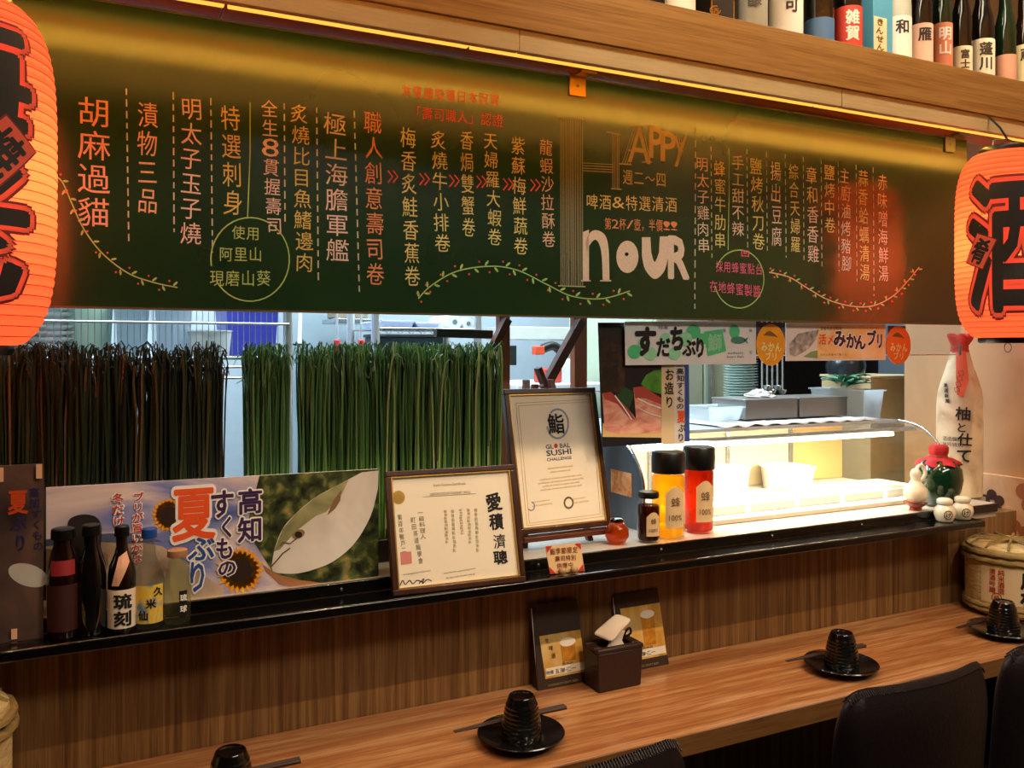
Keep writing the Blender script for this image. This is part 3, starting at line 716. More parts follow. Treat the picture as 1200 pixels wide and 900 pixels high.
for x, y, h in ((46, 552, 17), (1, 556, 17), (17, 748 - 6, 13)):
    p0 = PA.ab(x - 3.5, y + h / 2); p1 = PA.ab(x + 3.5, y - h / 2); MB().box(p0[0], p1[0], 1.3308, 1.3313, max(zb + .001, p0[1]), p1[1]).build('tape', M_tape, ac)

# --- framed certificates
M_frame = wood('dark_frame_wood', [(0.3, '#2a160c'), (0.7, '#4a2a18')], (8, 8, 1), 0.3, coat=0.4)
M_gold = plain('gilt', '#c9a050', 0.3, 0.8)
M_cream = plain('cream_paper', '#f8f0da', 0.6, var=0.02)
M_txt = plain('print_grey', '#6b5c40', 0.6); M_gd = plain('print_gold', '#b8963c', 0.5)
def frame_thing(label, O, u, v, W_, H_, fw=0.0095):
    P = Panel(O, u, v); t = thing('framed_certificate', label, 'picture', tuple(O), 'framed certificates')
    D = 0.014
    def bar(a0, a1, b0, b1, m, nm, l0, l1, bev=0.0015):
        q = MB(); f = [P.W(a, b2, l1) for a, b2 in ((a0, b0), (a1, b0), (a1, b1), (a0, b1))]; k = [P.W(a, b2, l0) for a, b2 in ((a0, b0), (a1, b0), (a1, b1), (a0, b1))]
        q.mesh(f + k, [(0, 1, 2, 3), (7, 6, 5, 4), (0, 4, 5, 1), (1, 5, 6, 2), (2, 6, 7, 3), (3, 7, 4, 0)]); return q.build(nm, m, t, bevel=bev)
    bar(0, W_, 0, fw, M_frame, 'frame_bar', -D, 0); bar(0, W_, H_ - fw, H_, M_frame, 'frame_bar', -D, 0)
    bar(0, fw, fw, H_ - fw, M_frame, 'frame_bar', -D, 0); bar(W_ - fw, W_, fw, H_ - fw, M_frame, 'frame_bar', -D, 0)
    g = 0.0022
    bar(fw, W_ - fw, fw, fw + g, M_gold, 'gilt_edge', -0.006, -0.0015, 0); bar(fw, W_ - fw, H_ - fw - g, H_ - fw, M_gold, 'gilt_edge', -0.006, -0.0015, 0)
    bar(fw, fw + g, fw + g, H_ - fw - g, M_gold, 'gilt_edge', -0.006, -0.0015, 0); bar(W_ - fw - g, W_ - fw, fw + g, H_ - fw - g, M_gold, 'gilt_edge', -0.006, -0.0015, 0)
    bar(fw + g, W_ - fw - g, fw + g, H_ - fw - g, M_cream, 'paper', -0.0075, -0.006, 0)
    bar(fw + .0003, W_ - fw - .0003, fw + .0003, H_ - fw - .0003, glass('frame_glass', (0.98, 0.98, 0.98), ior=1.2), 'pane', -0.0042, -0.0032, 0)
    return t, P
# landscape, leaning on the ledge
bl = at(461, 699, Z=0.9755); br = at(617, 681, Z=0.9755)
u = (br - bl); u.z = 0; u.normalize(); W1 = (br - bl).length
tl = at(443, 553, Y=1.362); v = Vector((0, tl.y - bl.y, tl.z - bl.z)); v = (v - u * v.dot(u)); H1 = v.length; v.normalize()
c1, P1 = frame_thing('landscape gold-edged certificate with brush calligraphy, leaning on the black ledge', bl, u, v, W1, H1)
Li = -0.0056
art(lambda k: k.glyph('愛', 580, 588, 22, 19, 0.03, 0.1).glyph('積', 583, 611, 20, 17, 0.03).glyph('濟', 587, 634, 18, 15, 0.01).glyph('聰', 588, 653, 17, 17, 0.03), M_ink, c1, P1, 'calligraphy', Li)
art(lambda k: k.disc(468, 582.5, 7.6, 8), M_gd, c1, P1, 'gold_seal', Li); art(lambda k: k.disc(468, 582.5, 5, 5.4), M_gold, c1, P1, 'seal_centre', Li + .0003)
art(lambda k: [k.column('榮譽廚藝典範金獎表彰', 523 + 9 * i, 597 - i * .5, 637 + 12 * math.sin(i * 2.1), 4.2, x1=525 + 9 * i) for i in range(5)] and k, plain('print_olive', '#a2925c', 0.6), c1, P1, 'small_lettering', Li)
art(lambda k: k.column('一級料理人', 494, 597, 632, 7, 0.0, x1=497).column('町田茶道鮨學會', 485, 605, 661, 6, 0.0, x1=494).column('第百年鴨戸二', 469, 602, 648, 6, 0, x1=474), M_txt, c1, P1, 'small_lettering', Li)
art(lambda k: k.poly([(470, 647), (483, 646), (484, 660), (471, 662)]), plain('print_pink', '#d98a80', 0.6), c1, P1, 'red_seal', Li)
art(lambda k: k.glyph('Sushi Cuisine Certificate', 528, 567, 3.2, 38).glyph('CERTIFICATE OF CULINARY SKILLS', 529, 577.5, 3, 48).stroke([(497, 582), (559, 578)], 0.5)
    .glyph('In recognition of service', 490, 671, 3, 32, 0, .05).glyph('awarded for outstanding work', 540, 669, 2.6, 38, 0, .05).glyph('for the craft of sushi making', 541, 675, 2.6, 34, 0, .05), M_txt, c1, P1, 'small_lettering', Li)
art(lambda k: k.stroke(spline([(470, 686), (473, 680), (476, 685), (481, 680), (485, 684), (490, 680), (496, 682)], 4), 1.2).stroke(spline([(492, 684), (498, 678), (496, 684), (502, 679), (507, 681)], 4), 1.1), M_ink, c1, P1, 'signature', Li)
# portrait, on the easel
bl2 = at(608, 628, Y=1.425); br2 = at(718, 615, Y=1.425); zb2 = (bl2.z + br2.z) / 2; bl2.z = br2.z = zb2
tl2 = at(592, 456, Y=1.490); v2 = Vector((0, tl2.y - bl2.y, tl2.z - zb2)); H2 = v2.length; v2.normalize(); u2 = Vector((1, 0, 0)); W2 = br2.x - bl2.x
c2, P2 = frame_thing('portrait sushi contest certificate in a dark frame, standing on the wooden easel', bl2, u2, v2, W2, H2, 0.0105)
def brd(k):
    for d in (0, 3): k.stroke([(606 + d, 472 + d), (698 - d, 467 + d), (708 - d, 605 - d), (619 + d, 616 - d), (606 + d, 472 + d)], 0.6)
art(brd, M_gd, c2, P2, 'printed_border', Li)
art(lambda k: k.stroke([(655 + 12.5 * math.cos(a), 496 + 17 * math.sin(a)) for a in [-2.3 + i * 0.25 for i in range(22)]], 2.4), plain('print_steel_blue', '#8d9ab0', 0.5), c2, P2, 'printed_ring', Li)
art(lambda k: k.glyph('鮨', 653, 496, 25, 20, 0.02), M_ink, c2, P2, 'lettering', Li + .0003)
art(lambda k: k.glyph('GL', 645.5, 523, 5.2, 9, .02, .03).glyph('BAL', 663.5, 521.5, 5.2, 12, .02, .03).glyph('SUSHI', 656.5, 529.5, 6.4, 29, .03, .03).glyph('CHALLENGE', 657, 537, 3.6, 29, .02, .03), M_navy, c2, P2, 'lettering', Li)
art(lambda k: k.disc(653, 522, 2.2, 2.8), M_redp, c2, P2, 'red_dot', Li)
def tl_(k):
    for y, w_ in ((547, 30), (551.5, 24), (559, 50), (563, 54), (567, 44), (571, 50)): k.glyph('certificate of merit in world sushi skills', 658 + (y - 547) * .06, y, 2.2, w_, 0, 0.04)
    k.glyph('president', 636, 587, 2.4, 20, 0, .05).glyph('world sushi institute', 637, 591, 2.4, 24, 0, .05).glyph('supervisor', 679, 584, 2.4, 18, 0, .05).glyph('sushi skill committee', 680, 588, 2.4, 24, 0, .05)
art(tl_, M_gd, c2, P2, 'small_lettering', Li)
art(lambda k: k.disc(668, 589, 6, 7.4), M_txt, c2, P2, 'brown_seal', Li); art(lambda k: k.disc(668, 589, 4, 5), M_cream, c2, P2, 'seal_centre', Li + .0003)
art(lambda k: k.stroke([(624 + 4 * math.cos(a), 593 + 5 * math.sin(a)) for a in [-1.5 + i * .5 for i in range(9)]], 1.6), MATS['print_steel_blue'], c2, P2, 'blue_seal', Li)

# easel
M_redwood = wood('red_brown_wood', [(0.3, '#3b1b0e'), (0.7, '#6a351c')], (1, 1, 6), 0.4)
ea = thing('easel', 'small dark wooden easel holding the sushi contest certificate on the shelf', 'easel', ((bl2.x + br2.x) / 2, 1.44, 0.994))
def leg(x0, x1, y0, y1, z1, nm='leg', r=0.006, m=M_redwood):
    MB().hexa([(x0 - r, y0 - r, 0.9945), (x0 + r, y0 - r, 0.9945), (x0 + r, y0 + r, 0.9945), (x0 - r, y0 + r, 0.9945)], [(x1 - r, y1 - r, z1), (x1 + r, y1 - r, z1), (x1 + r, y1 + r, z1), (x1 - r, y1 + r, z1)]).build(nm, m, ea, bevel=0.0008)
fx0, fx1 = at(630, 648, Y=1.40).x - 0.004, at(706, 638, Y=1.40).x
leg(fx0, fx0 + 0.045, 1.448, 1.527, 1.31); leg(fx1, fx1 - 0.045, 1.448, 1.527, 1.31); leg((fx0 + fx1) / 2, (fx0 + fx1) / 2, 1.60, 1.542, 1.30)
MB().box(bl2.x + 0.008, br2.x - 0.006, 1.416, 1.4405, zb2 - 0.014, zb2 - 0.0045).build('rest_bar', M_redwood, ea, bevel=0.001)

# small price card with pebble feet
pc = at(645, 672, Z=0.9755); pr = at(685, 668, Z=0.9755)
PC = Panel((pc.x, 1.318, 0.9745), (1, 0, 0), (0, 0.12, 1))
sc_ = board_thing('card_sign', 'small cream notice card with red corners on the ledge under the easel', 'sign', PC, [(639, 640), (680, 636), (685, 668.5), (645, 673)], plain('card_cream', '#ecc894', 0.6), 0.0015)
art(lambda k: k.row('鮨季節限定', 644, 646.5, 677, 644, 8, .01).row('壽司特別', 650, 655, 675, 653, 7, .01).row('供應中', 652, 663, 672, 661.5, 6.5, .01), plain('print_brown', '#7a3c18', 0.6), sc_, PC, 'lettering', 0.0006)
art(lambda k: k.poly([(639.5, 640.3), (647, 639.5), (641, 648)]).poly([(680, 636.5), (681, 644), (673, 637)]).poly([(644.5, 672.5), (643.5, 664), (651, 672)]).poly([(684.5, 668), (677, 669), (683, 661)]), M_redp, sc_, PC, 'red_corner', 0.0006)
for px in (659, 673):
    p = at(px, 670, Y=1.308); MB().lathe([(0.001, 0), (0.006, .002), (0.0078, .006), (0.006, .0115), (0.001, .013)], (p.x, 1.3085, 0.9745), 14).build('pebble_foot', plain('pebble', '#a4805a', 0.5), sc_, smooth=60)

# ================================================================== VESSELS
def face_of(x, y): return -math.atan2(x, y)
def cyl_surf(c, r, face):
    rf = r if callable(r) else (lambda z: r)
    def surf(a, b, lift):
        rr = rf(b) + lift; an = face + a / max(rf(b), 0.004)
        return Vector((c[0] + rr * math.sin(an), c[1] - rr * math.cos(an), c[2] + b))
    return surf
def prof_r(prof):
    def f(z):
        for (r0, z0), (r1, z1) in zip(prof, prof[1:]):
            if z0 <= z <= z1 and z1 > z0: return r0 + (r1 - r0) * (z - z0) / (z1 - z0)
        return prof[-1][0]
    return f
def wrap_label(t, c, r, face, a0, a1, z0, z1, m, name='label', lift=0.0006, arch=False):
    k = MB(); pts = [(a0, z0), (a1, z0), (a1, z1), (a0, z1)]
    if arch:
        mid = (a0 + a1) / 2; hw = (a1 - a0) / 2
        pts = [(a0, z0), (a1, z0), (a1, z1 - hw * .7), (a1 - hw * .25, z1 - hw * .45), (mid + hw * .35, z1 - hw * .1), (mid, z1), (mid - hw * .35, z1 - hw * .1), (a0 + hw * .25, z1 - hw * .45), (a0, z1 - hw * .7)]
    wrap_poly(k, pts, cyl_surf(c, r, face), lift, 0.006); return k.build(name, m, t, smooth=60)
def wrap_letters(t, c, r, face, chars, m, lift=0.0012, off=0.03):
    k = MB()
    for ch, a, z, h, w_ in chars: wrap_text(k, ch, h, w_, a, z, cyl_surf(c, r, face), lift, off, 0, 0.006)
    return k.build('lettering', m, t)

M_gblack = plain('dark_bottle_glass', '#0d0b0a', 0.08, spec=0.8, coat=0.6)
M_ggreen = plain('green_bottle_glass', '#0f2415', 0.08, spec=0.8, coat=0.6)
M_gbrown = plain('brown_bottle_glass', '#1a0d07', 0.08, spec=0.8, coat=0.6)
M_frost = plain('frosted_glass', '#a9b0a8', 0.35)
M_capb = plain('black_cap', '#0c0c0c', 0.35)
M_cap = {'gold': M_brass, 'black': M_capb, 'white': plain('white_cap', '#d8d4c8', 0.4), 'blue': plain('blue_cap', '#1c4f9c', 0.35), 'red': plain('red_cap', '#a01c18', 0.4)}
def sake(cx, w, body, lcol, ltop, txt, tcol, label, Yb=1.345, cap='gold'):
    d = depth(cx, Yb); r = w * d / 2000; p = at(cx, 0, Y=Yb); z0 = 1.984; c = (p.x, Yb, z0)
    prof = [(r * .92, 0), (r, .004), (r, .155), (r * .93, .18), (r * .62, .212), (.0135, .235), (.0125, .262)]
    t = thing('sake_bottle', label, 'bottle', c, 'sake bottles on the beam shelf')
    MB().lathe(prof, c, 28).build('bottle', body, t, smooth=50)
    MB().lathe([(.0145, .2622), (.0155, .266), (.0155, .288), (.013, .29)], c, 16).build('cap', M_cap[cap], t, smooth=40)
    f = face_of(p.x, Yb)
    if lcol:
        zt = at(cx, ltop, Y=Yb).z - z0; zt = min(zt, .15); m = plain('label_' + lcol, '#' + lcol, 0.55, var=0.03)
        wrap_label(t, c, r, f, -r * 1.9, r * 1.9, 0.015, zt, m)
        n = len(txt)
        if n:
            st = min(.034, (zt - 0.05) / n)
            wrap_letters(t, c, r, f, [(ch, r * .35, zt - 0.008 - st * (i + .5), st * .95, st * .9) for i, ch in enumerate(txt)], plain('labelink_' + tcol, '#' + tcol, 0.6))
    return t
sake(797, 35, M_frost, 'f6f1e2', -60, '', '222222', 'first sake bottle from the left on the beam, with a plain bright white label', cap='white')
# boxed bottle
bx = at(838, 0, Y=1.35).x
t = thing('sake_carton', 'black carton with gold edges standing among the sake bottles on the beam', 'box', (bx, 1.355, 1.984), 'cartons on the beam shelf')
MB().box(bx - 0.029, bx + 0.029, 1.327, 1.383, 1.984, 2.26).build('carton', plain('black_card', '#15120f', 0.4), t, bevel=0.0008)
for x in (-0.0285, 0.0265): MB().box(bx + x, bx + x + 0.002, 1.3262, 1.3268, 1.99, 2.255).build('gold_edge', M_brass, t)
k = Ink(vert_panel(1.327)); k.stroke([(838 + 6 * math.cos(a), 12 + 5 * math.sin(a)) for a in [i * .4 for i in range(14)]], 1.2); k.glyph('酒', 838, 13, 9, 9); k.build('emblem', M_brass, t)
sake(882, 34, M_frost, None, 0, '', '', 'frosted silvery sake bottle right of the black carton', cap='black')
tt = children(bpy.data.objects[[o.name for o in bpy.data.objects if o.name.startswith('sake_bottle')][-1]])[0].parent
c = tuple(LOC[tt.name]); wrap_letters(tt, c, .031, face_of(c[0], c[1]), [('吟', .004, .12, .028, .026), ('醸', .004, .088, .030, .028)], plain('ink_grey', '#4a4a44', 0.6))
sake(921, 38, M_frost, 'f8f4ea', -60, '瑞可', '2a2622', 'sake bottle with a tall white label and grey brush characters', cap='black')
sake(960, 33, M_gblack, '4d78ae', 26, '', '', 'black sake bottle with a blue label')
sake(994, 31, M_gblack, 'd9483a', 12, '雑賀', 'f6efe0', 'black sake bottle with a red label and white characters', cap='red')
sake(1053, 28, plain('pale_frosted_glass', '#c9cfc2', 0.3), 'fbf8ee', 23, '和', '2a2622', 'pale frosted sake bottle with a white label, right of the light blue carton', cap='white')
sake(1080, 24, M_gblack, 'f0c9b4', 31, '雁', '2a1c1c', 'black sake bottle with a pale pink label')
sake(1104, 22, M_ggreen, 'd98462', 30, '明山', 'fbe9dc', 'green sake bottle with a salmon label')
sake(1127, 22, M_gblack, 'f5eac8', 57, '富士', '4a3c20', 'dark sake bottle with a short cream label, leftmost of the two cream-labelled ones', cap='black')
sake(1151, 26, M_gblack, 'f7efd8', 49, '蓬川', '3a3020', 'dark sake bottle with a taller cream label, second of the two cream-labelled ones')
sake(1178, 23, M_ggreen, 'dfa58c', 67, '', '', 'green sake bottle with a small pink label near the right wall', cap='black')
sake(1200, 21, M_gbrown, 'e8d9a8', 55, '蔵', '3a3020', 'brown sake bottle with a cream label cut off by the right edge', cap='black')
bx = at(1025, 0, Y=1.35).x
t = thing('sake_carton', 'light blue carton with a cream label strip standing on the beam', 'box', (bx, 1.355, 1.984), 'cartons on the beam shelf')
MB().box(bx - 0.030, bx + 0.030, 1.328, 1.383, 1.984, 2.25).build('carton', plain('sky_blue_card', '#56a8d0', 0.45), t, bevel=0.0008)
P = vert_panel(1.3275); a0 = P.ab(1024, 30); a1 = P.ab(1039, 30)
MB().box(a0[0], min(a1[0], bx + .0298), 1.3268, 1.3276, 1.99, at(1030, 20, Y=1.3275).z).build('paper_label', plain('label_f0e4b8', '#f0e4b8', 0.5), t)
k = Ink(vert_panel(1.3268)); k.column('きんせん', 1031, 21, 60, 9, 0.02); k.build('lettering', plain('labelink_5a4a1c', '#5a4a1c', 0.6), t)

# ---- small bottles on the left ledge
def small_bottle(label, cx, Yb, r, H, body, cap, neck=0.42, capr=None, zb=0.9745, shoulder=0.62, name='sauce_bottle'):
    p = at(cx, 0, Y=Yb); c = (p.x, Yb, zb); nr = r * neck
    t = thing(name, label, 'bottle', c, 'small bottles on the black ledge')
    prof = [(r * .9, 0), (r, .003), (r, H * shoulder * .86), (r * .9, H * shoulder), (nr * 1.25, H * (shoulder + .12)), (nr, H * (shoulder + .18)), (nr, H * .9)]
    MB().lathe(prof, c, 24).build('bottle', body, t, smooth=50)
    cr = capr or nr * 1.25
    MB().lathe([(cr, H * .9), (cr * 1.03, H * .91), (cr, H * .99), (cr * .85, H)], c, 18).build('cap', cap, t, smooth=40)
    return t, c, prof
dk = plain('dark_sauce_glass', '#1a0a08', 0.12, coat=0.5)
t, c, pr = small_bottle('dark squat bottle with a red neck band, leftmost on the black ledge', 74, 1.33, 0.020, 0.150, dk, M_capb, 0.6, shoulder=.66)
wrap_label(t, c, prof_r(pr), face_of(c[0], c[1]), -.016, .016, .088, .108, plain('label_red', '#8a1a22', 0.6), 'neck_band')
wrap_label(t, c, prof_r(pr), face_of(c[0], c[1]), -.026, .026, .012, .075, plain('label_dark_red', '#381010', 0.6))
t, c, pr = small_bottle('plain black glossy bottle, second from the left on the black ledge', 107, 1.33, 0.0195, 0.152, M_gblack, M_capb, 0.5)
t, c, pr = small_bottle('dark brown bottle with a white label reading two large characters', 143, 1.328, 0.0185, 0.147, M_gbrown, M_capb, 0.42)
f = face_of(c[0], c[1]); wrap_label(t, c, prof_r(pr), f, -.026, .026, .006, .060, plain('label_f0e2cc', '#f0e2cc', 0.6))
wrap_letters(t, c, prof_r(pr), f, [('琉', .001, .044, .022, .024), ('刻', .001, .020, .022, .024)], M_ink, off=.035)
wrap_poly(kk := MB(), [(-.014, .066), (-.004, .066), (.010, .098), (.006, .112), (-.004, .105)], cyl_surf(c, prof_r(pr), f), 0.0008, .006); kk.build('neck_label', plain('label_pink', '#e0b090', 0.6), t)
clr = glass('clear_bottle', (0.80, 0.82, 0.80), ior=1.35, veil=0.08)
t, c, pr = small_bottle('clear bottle with a blue cap and yellow and blue picture label', 175, 1.330, 0.0200, 0.140, clr, M_cap['blue'], 0.42, shoulder=.56)
f = face_of(c[0], c[1]); wrap_label(t, c, prof_r(pr), f, -.021, .021, .008, .062, blotch('label_yellow', [(0.35, '#5c86b0'), (0.5, '#e8c94c'), (0.7, '#e8b13c')], 40, 0.5))
wrap_letters(t, c, prof_r(pr), f, [('久', .012, .052, .014, .014), ('米', .002, .036, .014, .014), ('仙', -.008, .02, .014, .014)], M_ink)
t, c, pr = small_bottle('small clear greenish bottle with a dark square label, rightmost on the black ledge', 208, 1.333, 0.0185, 0.105, glass('pale_green_bottle', (0.84, 0.88, 0.74), ior=1.35, veil=0.1), plain('cork', '#b08058', 0.8), 0.6, shoulder=.66)
f = face_of(c[0], c[1]); wrap_label(t, c, prof_r(pr), f, .002, .014, .010, .048, plain('label_black', '#16120f', 0.5))
wrap_letters(t, c, prof_r(pr), f, [('琉', .008, .038, .010, .010), ('球', .008, .022, .010, .010)], M_white)

# ---- honey jars by the display case
def jar(label, px, py_base, Yb, r, H, liquid, lidh, lidr, hundred=True, group='glass jars on the shelf', capm=None):
    p = at(px, 0, Y=Yb); c = (p.x, Yb, 0.9945)
    t = thing('honey_jar', label, 'jar', c, group)
    pr = [(r * .9, 0), (r, .005), (r, H * .70), (r * .95, H * .75), (r * .82, H * .79), (r * .82, H - lidh)]
    MB().lathe(pr, c, 32).build('glass_body', glass('jar_glass', (0.97, 0.97, 0.95), ior=1.45), t, smooth=50)
    MB().lathe([(r * .84, .004), (r * .94, .008), (r * .94, H * .70), (r * .88, H * .73)], c, 32).build('honey', liquid, t, smooth=50)
    MB().lathe([(lidr * .98, H - lidh), (lidr, H - lidh + .002), (lidr, H - .004), (lidr * .93, H)], c, 40).build('lid', capm or M_capb, t, smooth=40)
    f = face_of(c[0], c[1]) + 0.45
    wrap_label(t, c, r, f, -r * .62, r * .62, H * .14, H * .62, plain('label_cream', '#e6c898', 0.6), arch=True)
    k = MB(); sf = cyl_surf(c, r, f); wrap_text(k, '100%', H * .065, r * .8, 0, H * .26, sf, .0012, .0, 0, .006); wrap_text(k, '蜂', H * .12, H * .12, 0, H * .44, sf, .0012, 0, 0, .006)
    k.build('lettering', plain('ink_brown', '#5a3418', 0.6), t)
    return t
H_Y = glass('honey_gold', (1.0, 0.62, 0.06), ior=1.2, veil=0.45); H_R = glass('honey_red', (0.62, 0.10, 0.03), ior=1.2, veil=0.45); H_D = glass('honey_dark', (0.16, 0.05, 0.015), ior=1.2, veil=0.3)
jar('tall jar of golden yellow honey with a wide black lid', 783, 632, 1.402, 0.034, 0.172, H_Y, 0.042, 0.0335)
jar('tall jar of red amber honey with a wide black lid', 819, 628, 1.418, 0.031, 0.176, H_R, 0.046, 0.033)
jar('short jar of dark brown honey with a thin black lid', 760, 636, 1.388, 0.0225, 0.098, H_D, 0.012, 0.0205)
p = at(723, 0, Y=1.40); c = (p.x, 1.40, 0.9945)
t = thing('round_jar', 'small round orange-brown glass pot beside the easel leg', 'jar', c)
MB().lathe([(.008, 0), (.018, .004), (.0235, .015), (.0225, .028), (.015, .038), (.012, .042)], c, 24).build('pot', glass('amber_pot', (0.75, 0.22, 0.05), ior=1.5, veil=0.4), t, smooth=60)
MB().lathe([(.0135, .0422), (.0135, .048), (.010, .0505)], c, 20).build('lid', M_gbrown, t, smooth=40)

# ---- right end of the shelf
M_paper = blotch('newspaper_wrap', [(0.3, '#a88f70'), (0.5, '#cdb795'), (0.7, '#dccaa8')], 14, 0.8)
c = (2.0, 1.47, 0.9945)
t = thing('wrapped_sake_bottle', 'tall sake bottle wrapped in printed paper with a red cloth tied over its top', 'bottle', c)
pr = [(.050, 0), (.0535, .004), (.0535, .250), (.050, .273), (.036, .318), (.024, .358), (.0185, .385)]
rnd = random.Random(5); vs = []; seg = 36; zz = [0, .004, .06, .12, .18, .225, .25, .273, .295, .318, .325, .345, .365, .385]
f_ = prof_r(pr)
q = MB(); pts = []
for z in zz:
    for k_ in range(seg):
        a = 2 * PI * k_ / seg; rr = f_(z) + rnd.uniform(-.0014, .0014) * (1 if 0 < z < .385 else 0); pts.append((c[0] + rr * math.cos(a), c[1] + rr * math.sin(a), c[2] + z))
fs = [(i * seg + k_, i * seg + (k_ + 1) % seg, (i + 1) * seg + (k_ + 1) % seg, (i + 1) * seg + k_) for i in range(len(zz) - 1) for k_ in range(seg)]
q.mesh(pts, fs + [tuple(reversed(range(seg)))]); q.build('paper_wrap', M_paper, t, smooth=30)
fc = face_of(c[0], c[1])
M_cloth = plain('red_cloth', '#c0342a', 0.8, var=0.2, scale=60)
q = MB(); vs = []; prc = [(.0195, .362), (.022, .372), (.0195, .385), (.026, .400), (.030, .412), (.022, .415), (.004, .409)]
for r0, z in prc:
    for k_ in range(30):
        a = 2 * PI * k_ / 30; rr = r0 * (1 + (.16 * math.sin(a * 5) if z > .395 else .03 * math.sin(a * 9))); vs.append((c[0] + rr * math.cos(a), c[1] + rr * math.sin(a), c[2] + z + (.004 * math.sin(a * 5 + 1) if z > .395 else 0)))
q.mesh(vs, [(i * 30 + k_, i * 30 + (k_ + 1) % 30, (i + 1) * 30 + (k_ + 1) % 30, (i + 1) * 30 + k_) for i in range(len(prc) - 1) for k_ in range(30)]); q.build('cloth_cap', M_cloth, t, smooth=70)
MB().tube([(c[0] + .0205 * math.cos(a), c[1] + .0205 * math.sin(a), c[2] + .383) for a in [2 * PI * k_ / 20 for k_ in range(21)]], .0014, 6).build('string', plain('straw_string', '#8a6a3c', 0.8), t)
wrap_poly(k := MB(), [(-.006, .262), (.008, .255), (.020, .30), (.014, .372), (-.008, .372), (-.008, .31)], cyl_surf(c, f_, fc), .0022, .006); k.build('red_strip', plain('label_orange_red', '#cc5a3a', 0.6), t)
sf = cyl_surf(c, f_, fc)
k = MB()
for i in range(4): wrap_text(k, '囗', .014, .013, -.006 + i * .003, .275 + i * .014, sf, .0032, 0, .25, .006)
k.build('printed_seals', plain('ink_red', '#8c2418', 0.6), t)
k = MB()
for ch, z, a, s_ in (('柚', .215, .008, .036), ('と', .180, .004, .026), ('仕', .150, .012, .034), ('て', .110, .010, .038)): wrap_text(k, ch, s_, s_, a, z, sf, .0022, .02, -.05, .006)
k.build('lettering', M_ink, t)
k = MB()
for i in range(8): wrap_text(k, '酒造醸純米吟特別'[i], .012, .012, -.035 + (i % 4) * .012, .150 - (i // 4) * .014, sf, .0022, 0, 0, .006)
for i in range(4): wrap_text(k, '清酒新聞'[i], .011, .011, -.034 + .002 * i, .285 - .013 * i, sf, .0024, .03, 0, .006)
k.build('small_lettering', M_ink, t)

p = at(1100, 0, Y=1.402); c = (p.x, 1.402, 0.9945)
t = thing('green_urn', 'round dark green glazed urn with a red cloth lid', 'jar', c)
MB().lathe([(.030, 0), (.036, .006), (.049, .035), (.0545, .065), (.051, .090), (.038, .108), (.026, .114)], c, 36).build('urn_body', plain('green_glaze', '#10301c', 0.12, coat=0.8), t, smooth=60)
q = MB(); vs = []; pl = [(.047, .099), (.043, .106), (.030, .115), (.020, .117), (.0185, .122), (.021, .127), (.0215, .140), (.017, .146), (.002, .147)]
for i, (r0, z) in enumerate(pl):
    for k_ in range(32):
        a = 2 * PI * k_ / 32; w_ = (.13 if i < 2 else .05); rr = r0 * (1 + w_ * math.sin(a * 6)); vs.append((c[0] + rr * math.cos(a), c[1] + rr * math.sin(a), c[2] + z + (.003 * math.cos(a * 6) if i < 2 else 0)))
q.mesh(vs, [(i * 32 + k_, i * 32 + (k_ + 1) % 32, (i + 1) * 32 + (k_ + 1) % 32, (i + 1) * 32 + k_) for i in range(len(pl) - 1) for k_ in range(32)]); q.build('cloth_lid', plain('crimson_cloth', '#b81c22', 0.75, var=0.15, scale=60), t, smooth=70)
MB().tube([(c[0] + .0195 * math.cos(a), c[1] + .0195 * math.sin(a), c[2] + .1205) for a in [2 * PI * k_ / 20 for k_ in range(21)]], .0012, 6).build('string', MATS['straw_string'], t)

p = at(1073, 0, Y=1.385); c = (p.x, 1.385, 0.9945)
t = thing('red_dish', 'small red lacquer footed dish under the white gourd flask', 'dish', c)
MB().lathe([(.014, 0), (.013, .006), (.026, .016), (.0275, .018), (.022, .0165), (.003, .013)], c, 28).build('dish', plain('red_lacquer', '#8a2a16', 0.25, coat=0.5), t, smooth=50)
c = (c[0], c[1], c[2] + 0.0165)
t = thing('gourd_flask', 'white ceramic gourd flask with a curled handle standing on the red dish', 'flask', c)
M_cer = plain('cream_ceramic', '#e6d9bd', 0.3, coat=0.3)
MB().lathe([(.010, 0), (.019, .004), (.0265, .018), (.025, .034), (.014, .047), (.010, .055), (.0125, .066), (.011, .074), (.006, .080)], c, 28).build('flask_body', plain('speckled_ceramic', '#e2d3b4', 0.35, var=.2, scale=120), t, smooth=60)
MB().tube(spline([(c[0] + .008, c[1], c[2] + .05), (c[0] + .020, c[1] - .004, c[2] + .056), (c[0] + .028, c[1] - .004, c[2] + .072), (c[0] + .022, c[1], c[2] + .086), (c[0] + .008, c[1], c[2] + .084), (c[0] + .002, c[1], c[2] + .074)], 4), .0042, 10).build('handle', M_cer, t, smooth=60)
sh0 = None
